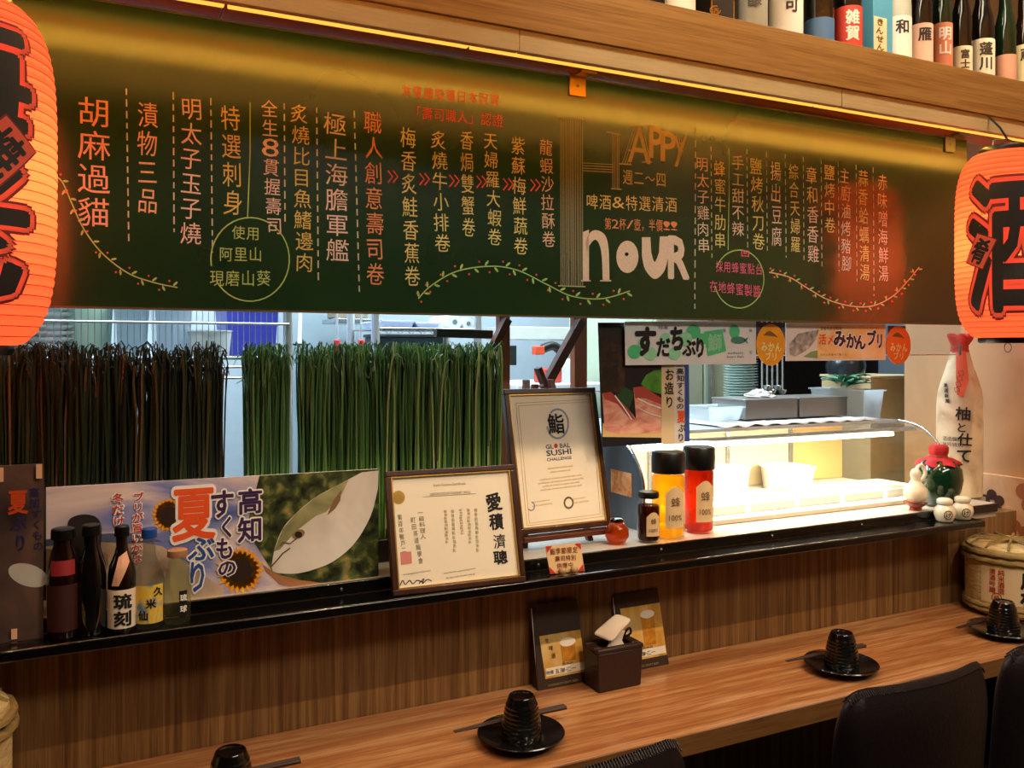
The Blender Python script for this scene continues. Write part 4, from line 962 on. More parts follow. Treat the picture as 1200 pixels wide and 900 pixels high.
for i, px in enumerate((1107, 1128)):
    p = at(px, 0, Y=1.332); c = (p.x, 1.332, 0.9745)
    t = thing('spice_shaker', ('cream ceramic spice shaker with a round black mark, left of the pair', 'cream ceramic spice shaker with a round black mark, right of the pair')[i], 'shaker', c, 'spice shakers at the end of the ledge')
    MB().lathe([(.016, 0), (.0185, .003), (.0235, .018), (.022, .030), (.0145, .038), (.0135, .040)], c, 28).build('shaker_body', M_cer, t, smooth=60)
    MB().lathe([(.0165, .0405), (.0175, .044), (.017, .050), (.012, .0535), (.003, .0545)], c, 24).build('lid', M_cer, t, smooth=60)
    sf = cyl_surf(c, prof_r([(.0185, .003), (.0235, .018), (.022, .030)]), face_of(c[0], c[1]) + 0.35)
    k = MB(); ring = [((.0095) * math.cos(a), .018 + .0105 * math.sin(a)) for a in [2 * PI * j / 24 for j in range(24)]]; ins = [((.0078) * math.cos(a), .018 + .0088 * math.sin(a)) for a in [2 * PI * j / 24 for j in range(24)]]
    pts = [sf(a, b_, .0008) for a, b_ in ring + ins]; k.mesh(pts, [(j, (j + 1) % 24, 24 + (j + 1) % 24, 24 + j) for j in range(24)])
    wrap_text(k, 'け', .013, .012, 0, .018, sf, .0008, .02, 0, .006); k.build('printed_mark', M_ink, t)

# ================================================================== SASHIMI POSTER, BANNER CARDS
PB = vert_panel(1.4215)
# clear hanging strip that carries the cards
t = thing('acrylic_strip', 'clear acrylic strip hanging below the chalkboard, carrying the fish banner cards', 'panel', (1.6, 1.425, 1.335), None)
xa, xb = PB.ab(735, 0)[0], PB.ab(1127, 0)[0]; zb_ = at(1100, 415, Y=1.425).z
MB().box(xa, xb, 1.4235, 1.4265, zb_, 1.436).build('pane', glass('strip_glass', (0.93, 0.95, 0.97), ior=1.5), t)
MB().box(xa, xb, 1.4225, 1.4275, zb_ - 0.003, zb_ - 0.0002).build('edge', plain('acrylic_edge', '#e8efef', 0.3), t)
MB().box(xb - 0.010, xb - 0.001, 1.4195, 1.4232, zb_ - 0.002, zb_ + 0.022).build('clip', M_steel_dull, t, bevel=0.0008)
t = board_thing('banner_card', 'white banner card with green dots and large black brush lettering', 'sign', PB, [(732, 377), (886, 376), (886, 426.5), (733, 428)], plain('card_white', '#dfe6e8', 0.4), 0.0015, 'fish banner cards')
G1, G2 = plain('print_green', '#4cc98a', 0.5), plain('print_pale_green', '#93e0b4', 0.5)
Q = lambda X, Y: (700 + X / 3.214, 360 + Y / 3.214)
for x, y, r in ((140, 168, 27), (362, 92, 27), (395, 120, 22)): art(lambda k: k.disc(*Q(x, y), r / 3.214), G1, t, PB, 'green_dot', .0005 + x * 2e-7)
for x, y, r in ((200, 175, 25), (290, 175, 24), (330, 120, 26), (255, 120, 22), (170, 135, 18)): art(lambda k: k.disc(*Q(x, y), r / 3.214), G2, t, PB, 'green_dot', .0008 + x * 2e-7)
art(lambda k: k.poly([Q(*p) for p in ((400, 92), (470, 82), (485, 165), (415, 185))]), G1, t, PB, 'green_square', .0006)
art(lambda k: k.glyph('鰤', *Q(442, 133), 22, 17, 0.02), G2, t, PB, 'lettering', .0010)
art(lambda k: k.glyph('す', *Q(180, 128), 37, 27, .05).glyph('だ', *Q(247, 150), 24, 17, .04).glyph('ち', *Q(300, 118), 31, 18, .05).glyph('ぶ', *Q(345, 152), 22, 16, .04).glyph('り', *Q(386, 152), 25, 13, .05), M_ink, t, PB, 'lettering', .0012)
art(lambda k: k.row('特産', *Q(228, 76), *Q(268, 76), 5), M_navy, t, PB, 'small_lettering', .0006)
art(lambda k: k.disc(*Q(516, 92), 6.2, 8.2), G1, t, PB, 'green_fruit', .0006)
art(lambda k: k.disc(*Q(530, 124), 8.5, 4.2).poly([Q(548, 124), Q(568, 112), Q(562, 126), Q(568, 138)]), plain('print_teal', '#3c8a80', .5), t, PB, 'small_fish', .0010)
art(lambda k: k.glyph('sudachi', *Q(520, 172), 2.6, 18, 0, .0).glyph('buri fish', *Q(520, 186), 2.6, 20).glyph('極', *Q(478, 88), 4.5).glyph('味', *Q(577, 88), 4.5).glyph('旬', *Q(577, 170), 4.5), plain('print_dark_teal', '#2e5a58', .5), t, PB, 'small_lettering', .0006)

def round_card(cx, cy, rx, ry, col, label, back, Yc):
    PP = vert_panel(Yc); a, z = PP.ab(cx, cy); ka = abs(PP.ab(cx + 1, cy)[0] - a); kz = abs(PP.ab(cx, cy - 1)[1] - z)
    t = thing('round_card', label, 'sign', (a, Yc, z - ry * kz), 'round orange fish cards')
    MB().prism([(a + rx * ka * math.cos(s_), z + ry * kz * math.sin(s_)) for s_ in [2 * PI * j / 36 for j in range(36)]], (0, Yc, 0), (1, 0, 0), (0, 0, 1), (0, -1, 0), .0012).build('disc', plain('card_' + col, '#' + col, .4), t)
    art(lambda k: k.row('みかん', cx - rx * .72, cy + 2, cx + rx * .72, cy + 3, ry * .5, .03).row('ブリ', cx - rx * .45, cy + ry * .55, cx + rx * .45, cy + ry * .57, ry * .42, .03), plain('print_pale_yellow', '#fff0a8', .5), t, PP, 'lettering', .0006)
    art(lambda k: k.poly(spline([(cx - rx * .55, cy - ry * .45), (cx - rx * .1, cy - ry * .66), (cx + rx * .5, cy - ry * .35)], 5) + spline([(cx + rx * .5, cy - ry * .35), (cx, cy - ry * .42), (cx - rx * .55, cy - ry * .45)], 5)), plain('print_fish_brown', '#7a5a34', .5), t, PP, 'printed_fish', .0006)
    bx0, bx1, by0, by1 = back; q0, q1 = PP.ab(bx0, by1), PP.ab(bx1, by0)
    MB().box(q0[0], q1[0], Yc + .0014, Yc + .0022, q0[1], q1[1]).build('dark_backing', plain('card_purple', '#4a3f58', .5), t)
round_card(903.5, 404, 17, 24.5, 'f2a52a', 'yellow-orange oval fish card between the two banner cards', (887, 920, 378, 412), 1.4190)
round_card(1053, 404.5, 14.5, 22.5, 'ee7c2c', 'deeper orange oval fish card right of the orange banner card', (1041, 1062, 382, 410), 1.4190)
t = board_thing('banner_card', 'orange banner card with a fish picture and dark brush lettering', 'sign', PB, [(921, 378), (1038, 379.5), (1038, 422), (921, 423)], plain('card_pale', '#e9e4dc', 0.4), 0.0015, 'fish banner cards')
Q = lambda X, Y: (800 + X / 3.333, 370 + Y / 3.333)
art(lambda k: k.poly([Q(526, 35), Q(788, 38), Q(788, 166), Q(526, 168)]), blotch('print_peach', [(.3, '#f4b860'), (.6, '#f8d8a0'), (.8, '#fbe8c8')], 20, .5), t, PB, 'orange_field', .0005)
art(lambda k: k.poly([Q(*p) for p in ((415, 110), (450, 70), (500, 60), (530, 55), (522, 90), (490, 130), (440, 160), (418, 150))]), blotch('print_grey_fish', [(.3, '#5e625c'), (.6, '#b8b8b0'), (.8, '#e6e6e0')], 60, .5), t, PB, 'printed_fish', .0007)
art(lambda k: k.poly([Q(*p) for p in ((470, 160), (500, 140), (526, 135), (526, 166))]), plain('print_leaf', '#7ea070', .5), t, PB, 'printed_leaf', .0009)
mk = (('み', 611, 88, 21, 15), ('か', 657, 98, 19, 13), ('ん', 692, 103, 19, 13), ('ブ', 735, 88, 19, 12), ('リ', 768, 98, 19, 9))
art(lambda k: [k.glyph(c_, *Q(x, y), h, w_, .10) for c_, x, y, h, w_ in mk] and k, M_white, t, PB, 'lettering_border', .0009)
art(lambda k: [k.glyph(c_, *Q(x, y), h, w_, .045) for c_, x, y, h, w_ in mk] and k, plain('print_maroon', '#321420', .5), t, PB, 'lettering', .0013)
art(lambda k: k.glyph('活', *Q(545, 92), 13, 9, .03).glyph('〆', *Q(577, 94), 12, 8, .03), M_orange, t, PB, 'lettering', .0010)
art(lambda k: k.row('愛媛県産宇和海', *Q(536, 50), *Q(620, 50), 4.5).row('みかんを食べて育った', *Q(536, 152), *Q(640, 152), 3.5), M_txt, t, PB, 'small_lettering', .0009)

PSm = vert_panel(1.4305)
t = board_thing('sashimi_poster', 'poster of sliced pink sashimi with vertical lettering, hanging under the banner card', 'poster', PSm, [(701, 378), (807, 378), (808, 517), (706, 524)], plain('print_near_black', '#15171f', 0.45), 0.002)
Q = lambda X, Y: (580 + X / 3, 350 + Y / 3)
art(lambda k: k.poly([(702, 379), (732, 379), (732, 460), (704, 460)]), blotch('print_bark', [(.3, '#1c1510'), (.6, '#3c2f20'), (.8, '#6a4c2c')], 25, .6), t, PSm, 'dark_field', .0005)
art(lambda k: k.poly([(706, 496), (775, 500), (775, 513), (706, 512)]), plain('print_straw', '#d8bd84', .5), t, PSm, 'printed_straw', .0005)
M_meat = blotch('print_sashimi', [(.3, '#c8746a'), (.5, '#e0a08c'), (.7, '#eec4ac')], 26, .45, stretch=(1, 1, 2.2))
art(lambda k: k.poly([Q(*p) for p in ((376, 332), (408, 328), (470, 390), (497, 425), (498, 474), (440, 478), (385, 462))]).poly([Q(*p) for p in ((486, 312), (520, 308), (584, 350), (584, 470), (500, 474))]), M_meat, t, PSm, 'printed_sashimi', .0008)
art(lambda k: k.poly([Q(*p) for p in ((376, 332), (408, 328), (470, 390), (492, 425), (470, 418), (430, 370), (385, 352))]).poly([Q(*p) for p in ((486, 312), (520, 308), (584, 350), (584, 372), (530, 350), (492, 350))]), plain('print_meat_red', '#a84840', .45), t, PSm, 'printed_meat_edge', .0011)
art(lambda k: k.stroke([Q(420, 340), Q(450, 380), Q(480, 425)], 1.5).stroke([Q(500, 350), Q(540, 370), Q(583, 385)], 1.3).stroke([Q(505, 385), Q(545, 405), Q(583, 415)], .9), M_white, t, PSm, 'printed_fat_line', .0014)
art(lambda k: k.poly([Q(*p) for p in ((512, 300), (530, 268), (560, 252), (584, 250), (584, 335), (560, 330), (535, 318))]), blotch('print_shiso', [(.3, '#3c7a2c'), (.6, '#5a9c3c'), (.8, '#7ab84c')], 40, .5), t, PSm, 'printed_leaf', .0011)
art(lambda k: k.poly([Q(*p) for p in ((425, 345), (455, 310), (490, 330), (470, 390))]), plain('print_dark_leaf', '#1e4a28', .5), t, PSm, 'printed_leaf', .0010)
art(lambda k: k.poly([(775, 428), (789.5, 428), (790, 520), (775, 520)]), plain('print_beige', '#dcc8a0', .5), t, PSm, 'pale_strip', .0006)
art(lambda k: k.poly([(789.5, 428), (802, 428), (802, 520), (790, 520)]), plain('print_pale', '#d8d4d0', .5), t, PSm, 'pale_strip', .0007)
art(lambda k: k.poly([(802, 428), (807, 428), (808, 517), (802, 517)]), M_blue, t, PSm, 'blue_strip', .0007)
art(lambda k: k.column('天上鰤', 715, 383, 448, 19, .03), plain('print_soot', '#0a0808', .6), t, PSm, 'lettering', .0009)
art(lambda k: k.column('お造り', 784, 431, 479, 11, .02).column('高知すくもの', 797, 431, 480, 9.5, .02).column('ぶり', 798, 496, 518, 9, .02), M_ink, t, PSm, 'lettering', .0012)
art(lambda k: k.glyph('夏', 798, 488, 15, 10, .03), M_orange, t, PSm, 'lettering', .0012)

# ================================================================== DISPLAY CASE
XA, XB = 1.012, 1.93
def cprof(): # (Y, z) of the curved front glass, bottom to top back
    return [(1.462, 1.004), (1.460, 1.075), (1.468, 1.108), (1.487, 1.137), (1.515, 1.160), (1.552, 1.174), (1.600, 1.1795)]
t = thing('sushi_display_case', 'lit glass sushi display case with a curved front, holding trays of fish', 'display case', ((XA + XB) / 2, 1.62, 0.9945))
pr = cprof(); M_cg = glass('case_glass', (0.97, 0.98, 0.98), ior=1.42)
q = MB(); 
inn = [(y + .004, z - .003) for y, z in pr]
for i in range(len(pr) - 1):
    pass
vs = [(x, y, z) for x in (XA + .006, XB - .006) for y, z in pr]; n_ = len(pr)
q.mesh(vs, [(i, n_ + i, n_ + i + 1, i + 1) for i in range(n_ - 1)]); q.build('front_glass', M_cg, t, smooth=60)
M_caseside = plain('case_side_grey', '#5b6063', 0.3, 0.4)
for x0, x1, m in ((XA, XA + .004, M_caseside), (XB - .004, XB, glass('case_side_glass', (0.95, 0.93, 0.88), ior=1.42))):
    poly = [(1.462, 0.9945)] + pr + [(1.80, 1.1795), (1.80, 0.9945)]
    q = MB(); k = len(poly); q.mesh([(x0, y, z) for y, z in poly] + [(x1, y, z) for y, z in poly], [tuple(range(k)), tuple(range(2 * k - 1, k - 1, -1))] + [(i, i + k, (i + 1) % k + k, (i + 1) % k) for i in range(k)])
    q.build('end_panel', m, t)
for x in (XA + .001, XB - .001):
    MB().tube([(x, y - .002, z + .002) for y, z in spline(pr, 4)], .0035, 8).build('end_trim', M_steel, t, smooth=60)
MB().box(XA + .005, XB - .005, 1.463, 1.80, 0.9945, 1.004).build('base', plain('case_base_white', '#e9e4d8', 0.35), t)
MB().box(XA + .005, XB - .005, 1.450, 1.4605, 0.9945, 1.0045).build('bottom_rail', plain('rail_cream', '#d8ccb4', 0.3), t, bevel=.001)
MB().box(XA + .005, XB - .005, 1.600, 1.98, 1.1755, 1.184).build('top_shelf', plain('top_glass_pale', '#b9c3c6', 0.2), t, bevel=.001)
MB().box(XA + .005, XB - .005, 1.540, 1.560, 1.1600, 1.1690).build('lamp_rail', M_steel, t)
MB().tube([(XA + .03, 1.535, 1.156), (XB - .10, 1.535, 1.156)], .0055, 12).build('lamp_tube', emis('case_tube', '#fff0cc', 5), t, smooth=60)
# rear wall with sliding doors
for x0, x1 in ((XA + .006, 1.25), (1.262, 1.50), (1.512, 1.72)):
    MB().box(x0, x1, 1.785, 1.789, 1.006, 1.172).build('rear_door', plain('rear_panel_cream', '#d9c6a0', 0.4), t)
for x in (1.256, 1.506, 1.727):
    MB().box(x - .006, x + .006, 1.780, 1.7845, 1.006, 1.172).build('rear_post', M_steel, t)
MB().box(1.735, XB - .006, 1.785, 1.789, 1.006, 1.172).build('rear_door', plain('rear_panel_wood', '#caa468', 0.45), t)
MB().box(1.012 - .0012, 1.012 - .0002, 1.50, 1.58, 1.06, 1.11).build('side_reflection', blotch('reflection_orange', [(.4, '#b86a34'), (.6, '#e0a06a')], 30), t)  # orange reflection on the grey end panel, painted as a flat patch
# trays and fillets
M_tray = plain('white_tray', '#efece2', 0.3)
M_fl = [blotch('fillet_pink', [(.3, '#e0a48c'), (.6, '#f0cdb8')], 40, .3), blotch('fillet_pale', [(.3, '#ecd8c4'), (.7, '#f6ece0')], 40, .3), blotch('fillet_red', [(.3, '#c0564a'), (.7, '#d8847a')], 40, .3)]
nm_f = ('pink', 'pale', 'red')
ty = 0
tray_x = [1.035 + i * 0.145 for i in range(6)]
where = ('at the left end', 'second from the left', 'third from the left', 'third from the right', 'second from the right', 'at the right end')
for i, x in enumerate(tray_x):
    tr = thing('food_tray', 'shallow white tray of sliced fish in the display case, ' + where[i], 'tray', (x + .065, 1.56, 1.0042), 'white trays in the display case')
    q = MB(); q.box(x, x + .13, 1.49, 1.63, 1.0042, 1.008); q.build('tray_bottom', M_tray, tr, bevel=.001)
    for a in ((x, x + .004, 1.49, 1.63), (x + .126, x + .13, 1.49, 1.63), (x + .0045, x + .1255, 1.49, 1.494), (x + .0045, x + .1255, 1.626, 1.63)): MB().box(*a, 1.0082, 1.024).build('tray_side', M_tray, tr)
    for j in range(3):
        y0 = 1.500 + j * .042; kind_ = (i + j) % 3
        f = thing('fish_fillet', nm_f[kind_] + ' fish fillet in the tray ' + where[i] + ', ' + ('front row', 'middle row', 'back row')[j], 'fish', (x + .065, y0 + .018, 1.0082), 'fish fillets in the display case')
        q = MB(); n2 = 9; vs = []
        for s_ in range(n2):
            u_ = s_ / (n2 - 1); hw = .015 * (0.55 + 0.6 * math.sin(PI * min(1, u_ * .8 + .15))); hh = .018 * (0.5 + .6 * math.sin(PI * min(1, u_ * .75 + .2)))
            X = x + .012 + u_ * .106
            for b_, z_ in ((-1, 0), (1, 0), (1, .55), (.45, 1), (-.45, 1), (-1, .55)): vs.append((X, y0 + .018 + b_ * hw, 1.0084 + z_ * hh))
        q.mesh(vs, [(s_ * 6 + e, s_ * 6 + (e + 1) % 6, (s_ + 1) * 6 + (e + 1) % 6, (s_ + 1) * 6 + e) for s_ in range(n2 - 1) for e in range(6)] + [(5, 4, 3, 2, 1, 0), tuple((n2 - 1) * 6 + e for e in range(6))])
        q.build('fillet', M_fl[kind_], f, smooth=60)
def tub(nm, label, c, r, h, m, rim=None, sx=1, group=None):
    t = thing(nm, label, 'tub', c, group)
    MB().lathe([(r * .85, 0), (r * .87, .002), (r * .98, h * .93), (r * 1.04, h * .95), (r * 1.04, h), (r * .97, h), (r * .95, h * .93), (r * .83, .006), (.001, .005)], c, 28, sx=sx, cap=False).build('tub', m, t, smooth=40)
    MB().lathe([(r * .93, h * .80), (.001, h * .84)], c, 24, sx=sx, cap=False).build('contents', rim or M_fl[1], t, smooth=60)
    return t
tub('plastic_tub', 'white round tub in the display case, left of two', (1.44, 1.705, 1.0042), .055, .070, M_tray, group='tubs in the display case')
tub('plastic_tub', 'wider white round tub in the display case, right of two', (1.64, 1.705, 1.0042), .070, .060, M_tray, group='tubs in the display case')

# things on top of the case
t = thing('towel', 'crumpled white cloth sheet laid on top of the display case', 'cloth', (1.5, 1.7, 1.184))
q = MB(); nx, ny = 30, 10; vs = []
rn = random.Random(3)
for j in range(ny):
    for i in range(nx):
        x = 1.34 + .50 * i / (nx - 1); y = 1.592 + .36 * j / (ny - 1)
        e = max(0, 1.604 - y); z = 1.1865 + rn.uniform(0, .0035) - e * .2 + (.006 * math.sin(i * .9) ** 2 if j < 2 else 0)
        vs.append((x + rn.uniform(-.003, .003), y - (.010 * math.sin(i * .8) ** 2 if j == 0 else 0), z))
q.mesh(vs, [(j * nx + i, j * nx + i + 1, (j + 1) * nx + i + 1, (j + 1) * nx + i) for j in range(ny - 1) for i in range(nx - 1)])
o = q.build('sheet', plain('white_cotton', '#e6e0da', 0.9), t, smooth=60); sd = o.modifiers.new('s', 'SOLIDIFY'); sd.thickness = .0012
def steel_bin(label, x0, x1, y0, y1, h, m, z0=1.1925):
    t = thing('steel_container', label, 'container', ((x0 + x1) / 2, (y0 + y1) / 2, z0), 'steel containers on the display case')
    MB().box(x0, x1, y0, y1, z0, z0 + .003).build('bottom', m, t)
    for a in ((x0, x1, y0, y0 + .003), (x0, x1, y1 - .003, y1), (x0, x0 + .003, y0 + .0032, y1 - .0032), (x1 - .003, x1, y0 + .0032, y1 - .0032)): MB().box(*a, z0 + .0032, z0 + h).build('side', m, t)
    MB().box(x0 - .002, x1 + .002, y0 - .002, y1 + .002, z0 + h + .0002, z0 + h + .004).build('lid', m, t, bevel=.001)
M_st2 = plain('brushed_steel', '#8c8a84', 0.35, 0.5)
steel_bin('long grey steel container with a lid, left one on the display case', 1.485, 1.660, 1.69, 1.82, .047, M_st2)
steel_bin('long grey steel container with a lid, right one on the display case', 1.668, 1.84, 1.69, 1.82, .047, M_st2)
M_clrp = glass('clear_plastic', (0.86, 0.90, 0.92), ior=1.4, veil=0.4)
def pbox(name, label, x0, x1, y0, y1, z0, z1, m, group=None, cat='container', lid=None):
    t = thing(name, label, cat, ((x0 + x1) / 2, (y0 + y1) / 2, z0), group); f = .008
    q = MB(); b_ = [(x0 + f, y0 + f, z0), (x1 - f, y0 + f, z0), (x1 - f, y1 - f, z0), (x0 + f, y1 - f, z0)]; tp = [(x0, y0, z1), (x1, y0, z1), (x1, y1, z1), (x0, y1, z1)]
    q.mesh(b_ + tp, [(3, 2, 1, 0), (0, 1, 5, 4), (1, 2, 6, 5), (2, 3, 7, 6), (3, 0, 4, 7)]); o = q.build('box', m, t); s_ = o.modifiers.new('s', 'SOLIDIFY'); s_.thickness = .0015
    q = MB(); g = .004
    for a in ((x0 - g, x1 + g, y0 - g, y0), (x0 - g, x1 + g, y1, y1 + g), (x0 - g, x0, y0, y1), (x1, x1 + g, y0, y1)): q.box(*a, z1 - .004, z1)
    q.build('rim', m, t, kind='stuff')
    if lid: MB().box(x0 - g, x1 + g, y0 - g, y1 + g, z1 + .0003, z1 + .006).build('lid', lid, t, bevel=.002)
    return t
t = pbox('plastic_box', 'clear plastic box holding pale green vegetables, at the left on the display case', 1.36, 1.47, 1.68, 1.78, 1.1925, 1.228, M_clrp, 'plastic boxes on the display case')
t = pbox('plastic_box', 'large clear plastic box topped with green leaves, at the right on the display case', 1.868, 2.03, 1.70, 1.83, 1.1925, 1.272, M_clrp, 'plastic boxes on the display case') if False else pbox('plastic_box', 'large clear plastic box topped with green leaves, at the right on the display case', 1.848, 1.925, 1.64, 1.83, 1.1845, 1.262, M_clrp, 'plastic boxes on the display case')
M_leaf = blotch('leaf_green', [(.3, '#2c6a4a'), (.6, '#4f9a70'), (.8, '#9ccaa8')], 30, .5)
def leaves(label, cx, cy, z0, r, n, m=M_leaf, sc=1.0, seed=2):
    t = thing('leafy_greens', label, 'vegetable', (cx, cy, z0), 'greens on the display case'); rn = random.Random(seed)
    for i in range(n):
        a = rn.uniform(0, 2 * PI); L = rn.uniform(.03, .055) * sc; w_ = L * .28; x, y = cx + rn.uniform(-r, r) * .5, cy + rn.uniform(-r, r) * .5; up = rn.uniform(.1, .35)
        dx, dy = math.cos(a), math.sin(a); q = MB(); vs = []
        for s_ in range(5):
            u_ = s_ / 4; ww = w_ * math.sin(PI * (u_ * .85 + .08)); px_, py_, pz = x + dx * L * u_, y + dy * L * u_, z0 + .002 + i * .0012 + L * up * math.sin(PI * u_ * .7)
            vs += [(px_ - dy * ww, py_ + dx * ww, pz + .003), (px_, py_, pz), (px_ + dy * ww, py_ - dx * ww, pz + .003)]
        q.mesh(vs, [(s_ * 3 + e, s_ * 3 + e + 1, s_ * 3 + e + 4, s_ * 3 + e + 3) for s_ in range(4) for e in (0, 1)]); q.build('leaf', m, t, smooth=60)
leaves('pile of dark green leaves on top of the large clear plastic box', 1.886, 1.735, 1.2635, .06, 16, sc=1.3)
leaves('pale greens inside the left clear plastic box', 1.415, 1.73, 1.197, .05, 10, blotch('pale_green_veg', [(.3, '#7ab08c'), (.7, '#c0dcc4')], 30), .7, 5)
t = thing('tissue_wad', 'crumpled white paper lying on the left steel container', 'paper', (1.57, 1.74, 1.244))
q = MB(); rn = random.Random(8); vs = []
for j in range(7):
    for i in range(16):
        a = 2 * PI * i / 16; rr = .05 * math.sin(PI / 2 * (1 - j / 7)) * rn.uniform(.7, 1.15); vs.append((1.585 + rr * math.cos(a) * 1.1, 1.75 + rr * math.sin(a) * .7, 1.2445 + .018 * (j / 6) * rn.uniform(.7, 1.3)))
q.mesh(vs, [(j * 16 + i, j * 16 + (i + 1) % 16, (j + 1) * 16 + (i + 1) % 16, (j + 1) * 16 + i) for j in range(6) for i in range(16)] + [tuple(range(96, 112))]); q.build('paper', M_white, t)
# stack of small plates
M_pl = plain('pale_celadon', '#c9ddd6', 0.25, coat=0.3)
p = at(868, 0, Y=1.925)
ORD = ['topmost', 'second from the top', 'third from the top', 'fourth from the top', 'fifth from the top', 'sixth from the top', 'seventh from the top', 'eighth from the top', 'ninth from the top', 'tenth from the top', 'eleventh from the top'] + [w_ + ' from the bottom' for w_ in ('eleventh', 'tenth', 'ninth', 'eighth', 'seventh', 'sixth', 'fifth', 'fourth', 'third', 'second')] + ['bottom one']
pl0 = None
for i in range(22):
    z = 1.1845 + i * 0.0078; lab = 'small celadon plate, ' + ORD[21 - i] + ' of the tall stack'
    if pl0 is None:
        pl0 = thing('small_plate', lab, 'plate', (p.x, 1.925, z), 'small plates in the tall stack')
        MB().lathe([(.030, 0), (.032, .001), (.048, .0065), (.050, .0076), (.046, .0070), (.030, .003), (.001, .003)], (p.x, 1.925, z), 28).build('plate', M_pl, pl0, smooth=50)
    else: copy_tree(pl0, (p.x + R(-.0008, .0008), 1.925, z), label=lab)

# ================================================================== KITCHEN BEHIND
M_kw = plain('kitchen_white', '#e2e8ea', 0.4); M_wire = plain('chrome_wire', '#cfd6d8', 0.2, 0.6); M_kgrey = plain('kitchen_grey', '#6f7f88', 0.5)
# pale green fridge
x0, x1 = at(800, 0, Y=2.30).x, at(851, 0, Y=2.30).x
t = thing('fridge', 'tall pale green kitchen fridge seen behind the plate stack', 'fridge', ((x0 + x1) / 2, 2.55, 0))
MB().box(x0 - .12, x1, 2.305, 2.85, 0.05, 2.0).build('body', plain('fridge_green', '#b9c8ae', 0.4), t, bevel=.004)
MB().box(x0 - .118, (x0 + x1) / 2 - .02, 2.285, 2.303, 0.08, 1.98).build('door', MATS['fridge_green'], t, bevel=.003)
MB().box((x0 + x1) / 2 - .012, x1 - .002, 2.285, 2.303, 0.08, 1.98).build('door', MATS['fridge_green'], t, bevel=.003)
MB().box((x0 + x1) / 2 + .0, (x0 + x1) / 2 + .012, 2.268, 2.284, 1.1, 1.5).build('handle', M_steel, t, bevel=.002)
for x in (-.1, .12): MB().box((x0 + x1) / 2 + x - .02, (x0 + x1) / 2 + x + .02, 2.4, 2.44, 0, .0495).build('foot', M_blk, t)
# added dark unit, its black stands in for the unlit kitchen opening
x0, x1 = at(886, 0, Y=2.32).x, at(1030, 0, Y=2.32).x
t = thing('dark_opening_unit', 'black cabinet added for the dark kitchen opening, right of the plate stack', 'cabinet', ((x0 + x1) / 2, 2.6, 0))
MB().box(x0, x1, 2.32, 2.85, 0.0, 1.9).build('body', plain('opening_shade_black', '#14171b', 0.3), t, bevel=.003)
MB().box(x0 + .02, x1 - .02, 2.305, 2.319, 1.1, 1.75).build('door', plain('opening_shade_glass', '#0b0d10', 0.12), t, bevel=.002)
MB().tube([(x0 + .05, 2.285, 1.12), (x1 - .05, 2.285, 1.12)], .006, 8).build('handle', M_steel, t, smooth=60)
# wood box at the right
x0, x1 = at(1020, 0, Y=1.90).x, 2.40
MBt = thing('wooden_box', 'cream plywood box standing on a post behind the display case near the right wall', 'box', ((x0 + x1) / 2, 1.98, 0))
zt = at(1040, 443, Y=1.90).z
MB().box(x0, x1, 1.90, 2.10, 0.9, zt).build('body', plain('plywood_cream', '#c9b184', 0.6), MBt, bevel=.003)
MB().box(x0 - .004, x1, 1.895, 2.105, zt + .0003, zt + .008).build('lid', plain('plywood_light', '#d8c49a', 0.6), MBt, bevel=.002)
MB().box(x0 + .02, x1 - .02, 1.92, 2.08, 0, .8998).build('post', MATS['plywood_cream'], MBt)
# hanging steel skewers / ladles in front of the dark opening
rod = []
for i, px in enumerate((893, 899, 905, 911, 917)):
    p = at(px, 0, Y=2.10); zt_, zb_ = 1.50, at(px, 462 - (i % 2) * 5, Y=2.10).z
    t = thing('hanging_ladle', 'thin hanging steel ladle, ' + ('leftmost', 'second from the left', 'middle one', 'second from the right', 'rightmost')[i] + ' of the row', 'utensil', (p.x, 2.10, zb_), 'steel ladles hanging in a row')
    MB().tube([(p.x, 2.10, zt_), (p.x, 2.10, zb_ + .015)], .0028, 8).build('handle', M_wire, t, smooth=60)
    MB().lathe([(.002, -.002), (.010, .004), (.0135, .014), (.012, .0145), (.008, .007), (.001, .003)], (p.x, 2.10, zb_), 14).build('bowl', M_wire, t, smooth=60)
x0, x1 = at(888, 0, Y=2.10).x, at(1020, 0, Y=2.10).x
t = thing('hanging_rail', 'thin steel rail above the dark opening that the ladles hang from', 'rail', ((x0 + x1) / 2, 2.10, 1.50))
MB().tube([(x0, 2.10, 1.503), (x1, 2.10, 1.503)], .0035, 8).build('rail_bar', M_wire, t, smooth=60)
for x in (x1 - .02, x1 - .09): MB().tube([(x, 2.10, 1.507), (x, 2.304, 1.507)], .004, 8).build('bracket', M_wire, t, smooth=60)
p = Vector((2.13, 0, 0))
t = thing('steel_kettle', 'dark rounded pot standing on the plywood box by the right wall', 'pot', (p.x + .03, 1.99, zt + .0085))
MB().lathe([(.05, 0), (.058, .004), (.062, .03), (.055, .06), (.03, .075), (.008, .078), (.008, .088), (.001, .09)], (p.x + .03, 1.99, zt + .0085), 24).build('pot_body', plain('pot_dark', '#3a4248', 0.25, .6), t, smooth=50)
MB().tube(spline([(p.x + .03 - .05, 1.99, zt + .05), (p.x + .03 - .04, 1.99, zt + .11), (p.x + .03, 1.99, zt + .13), (p.x + .07, 1.99, zt + .11), (p.x + .08, 1.99, zt + .05)], 4), .004, 8).build('handle', M_blk, t, smooth=60)

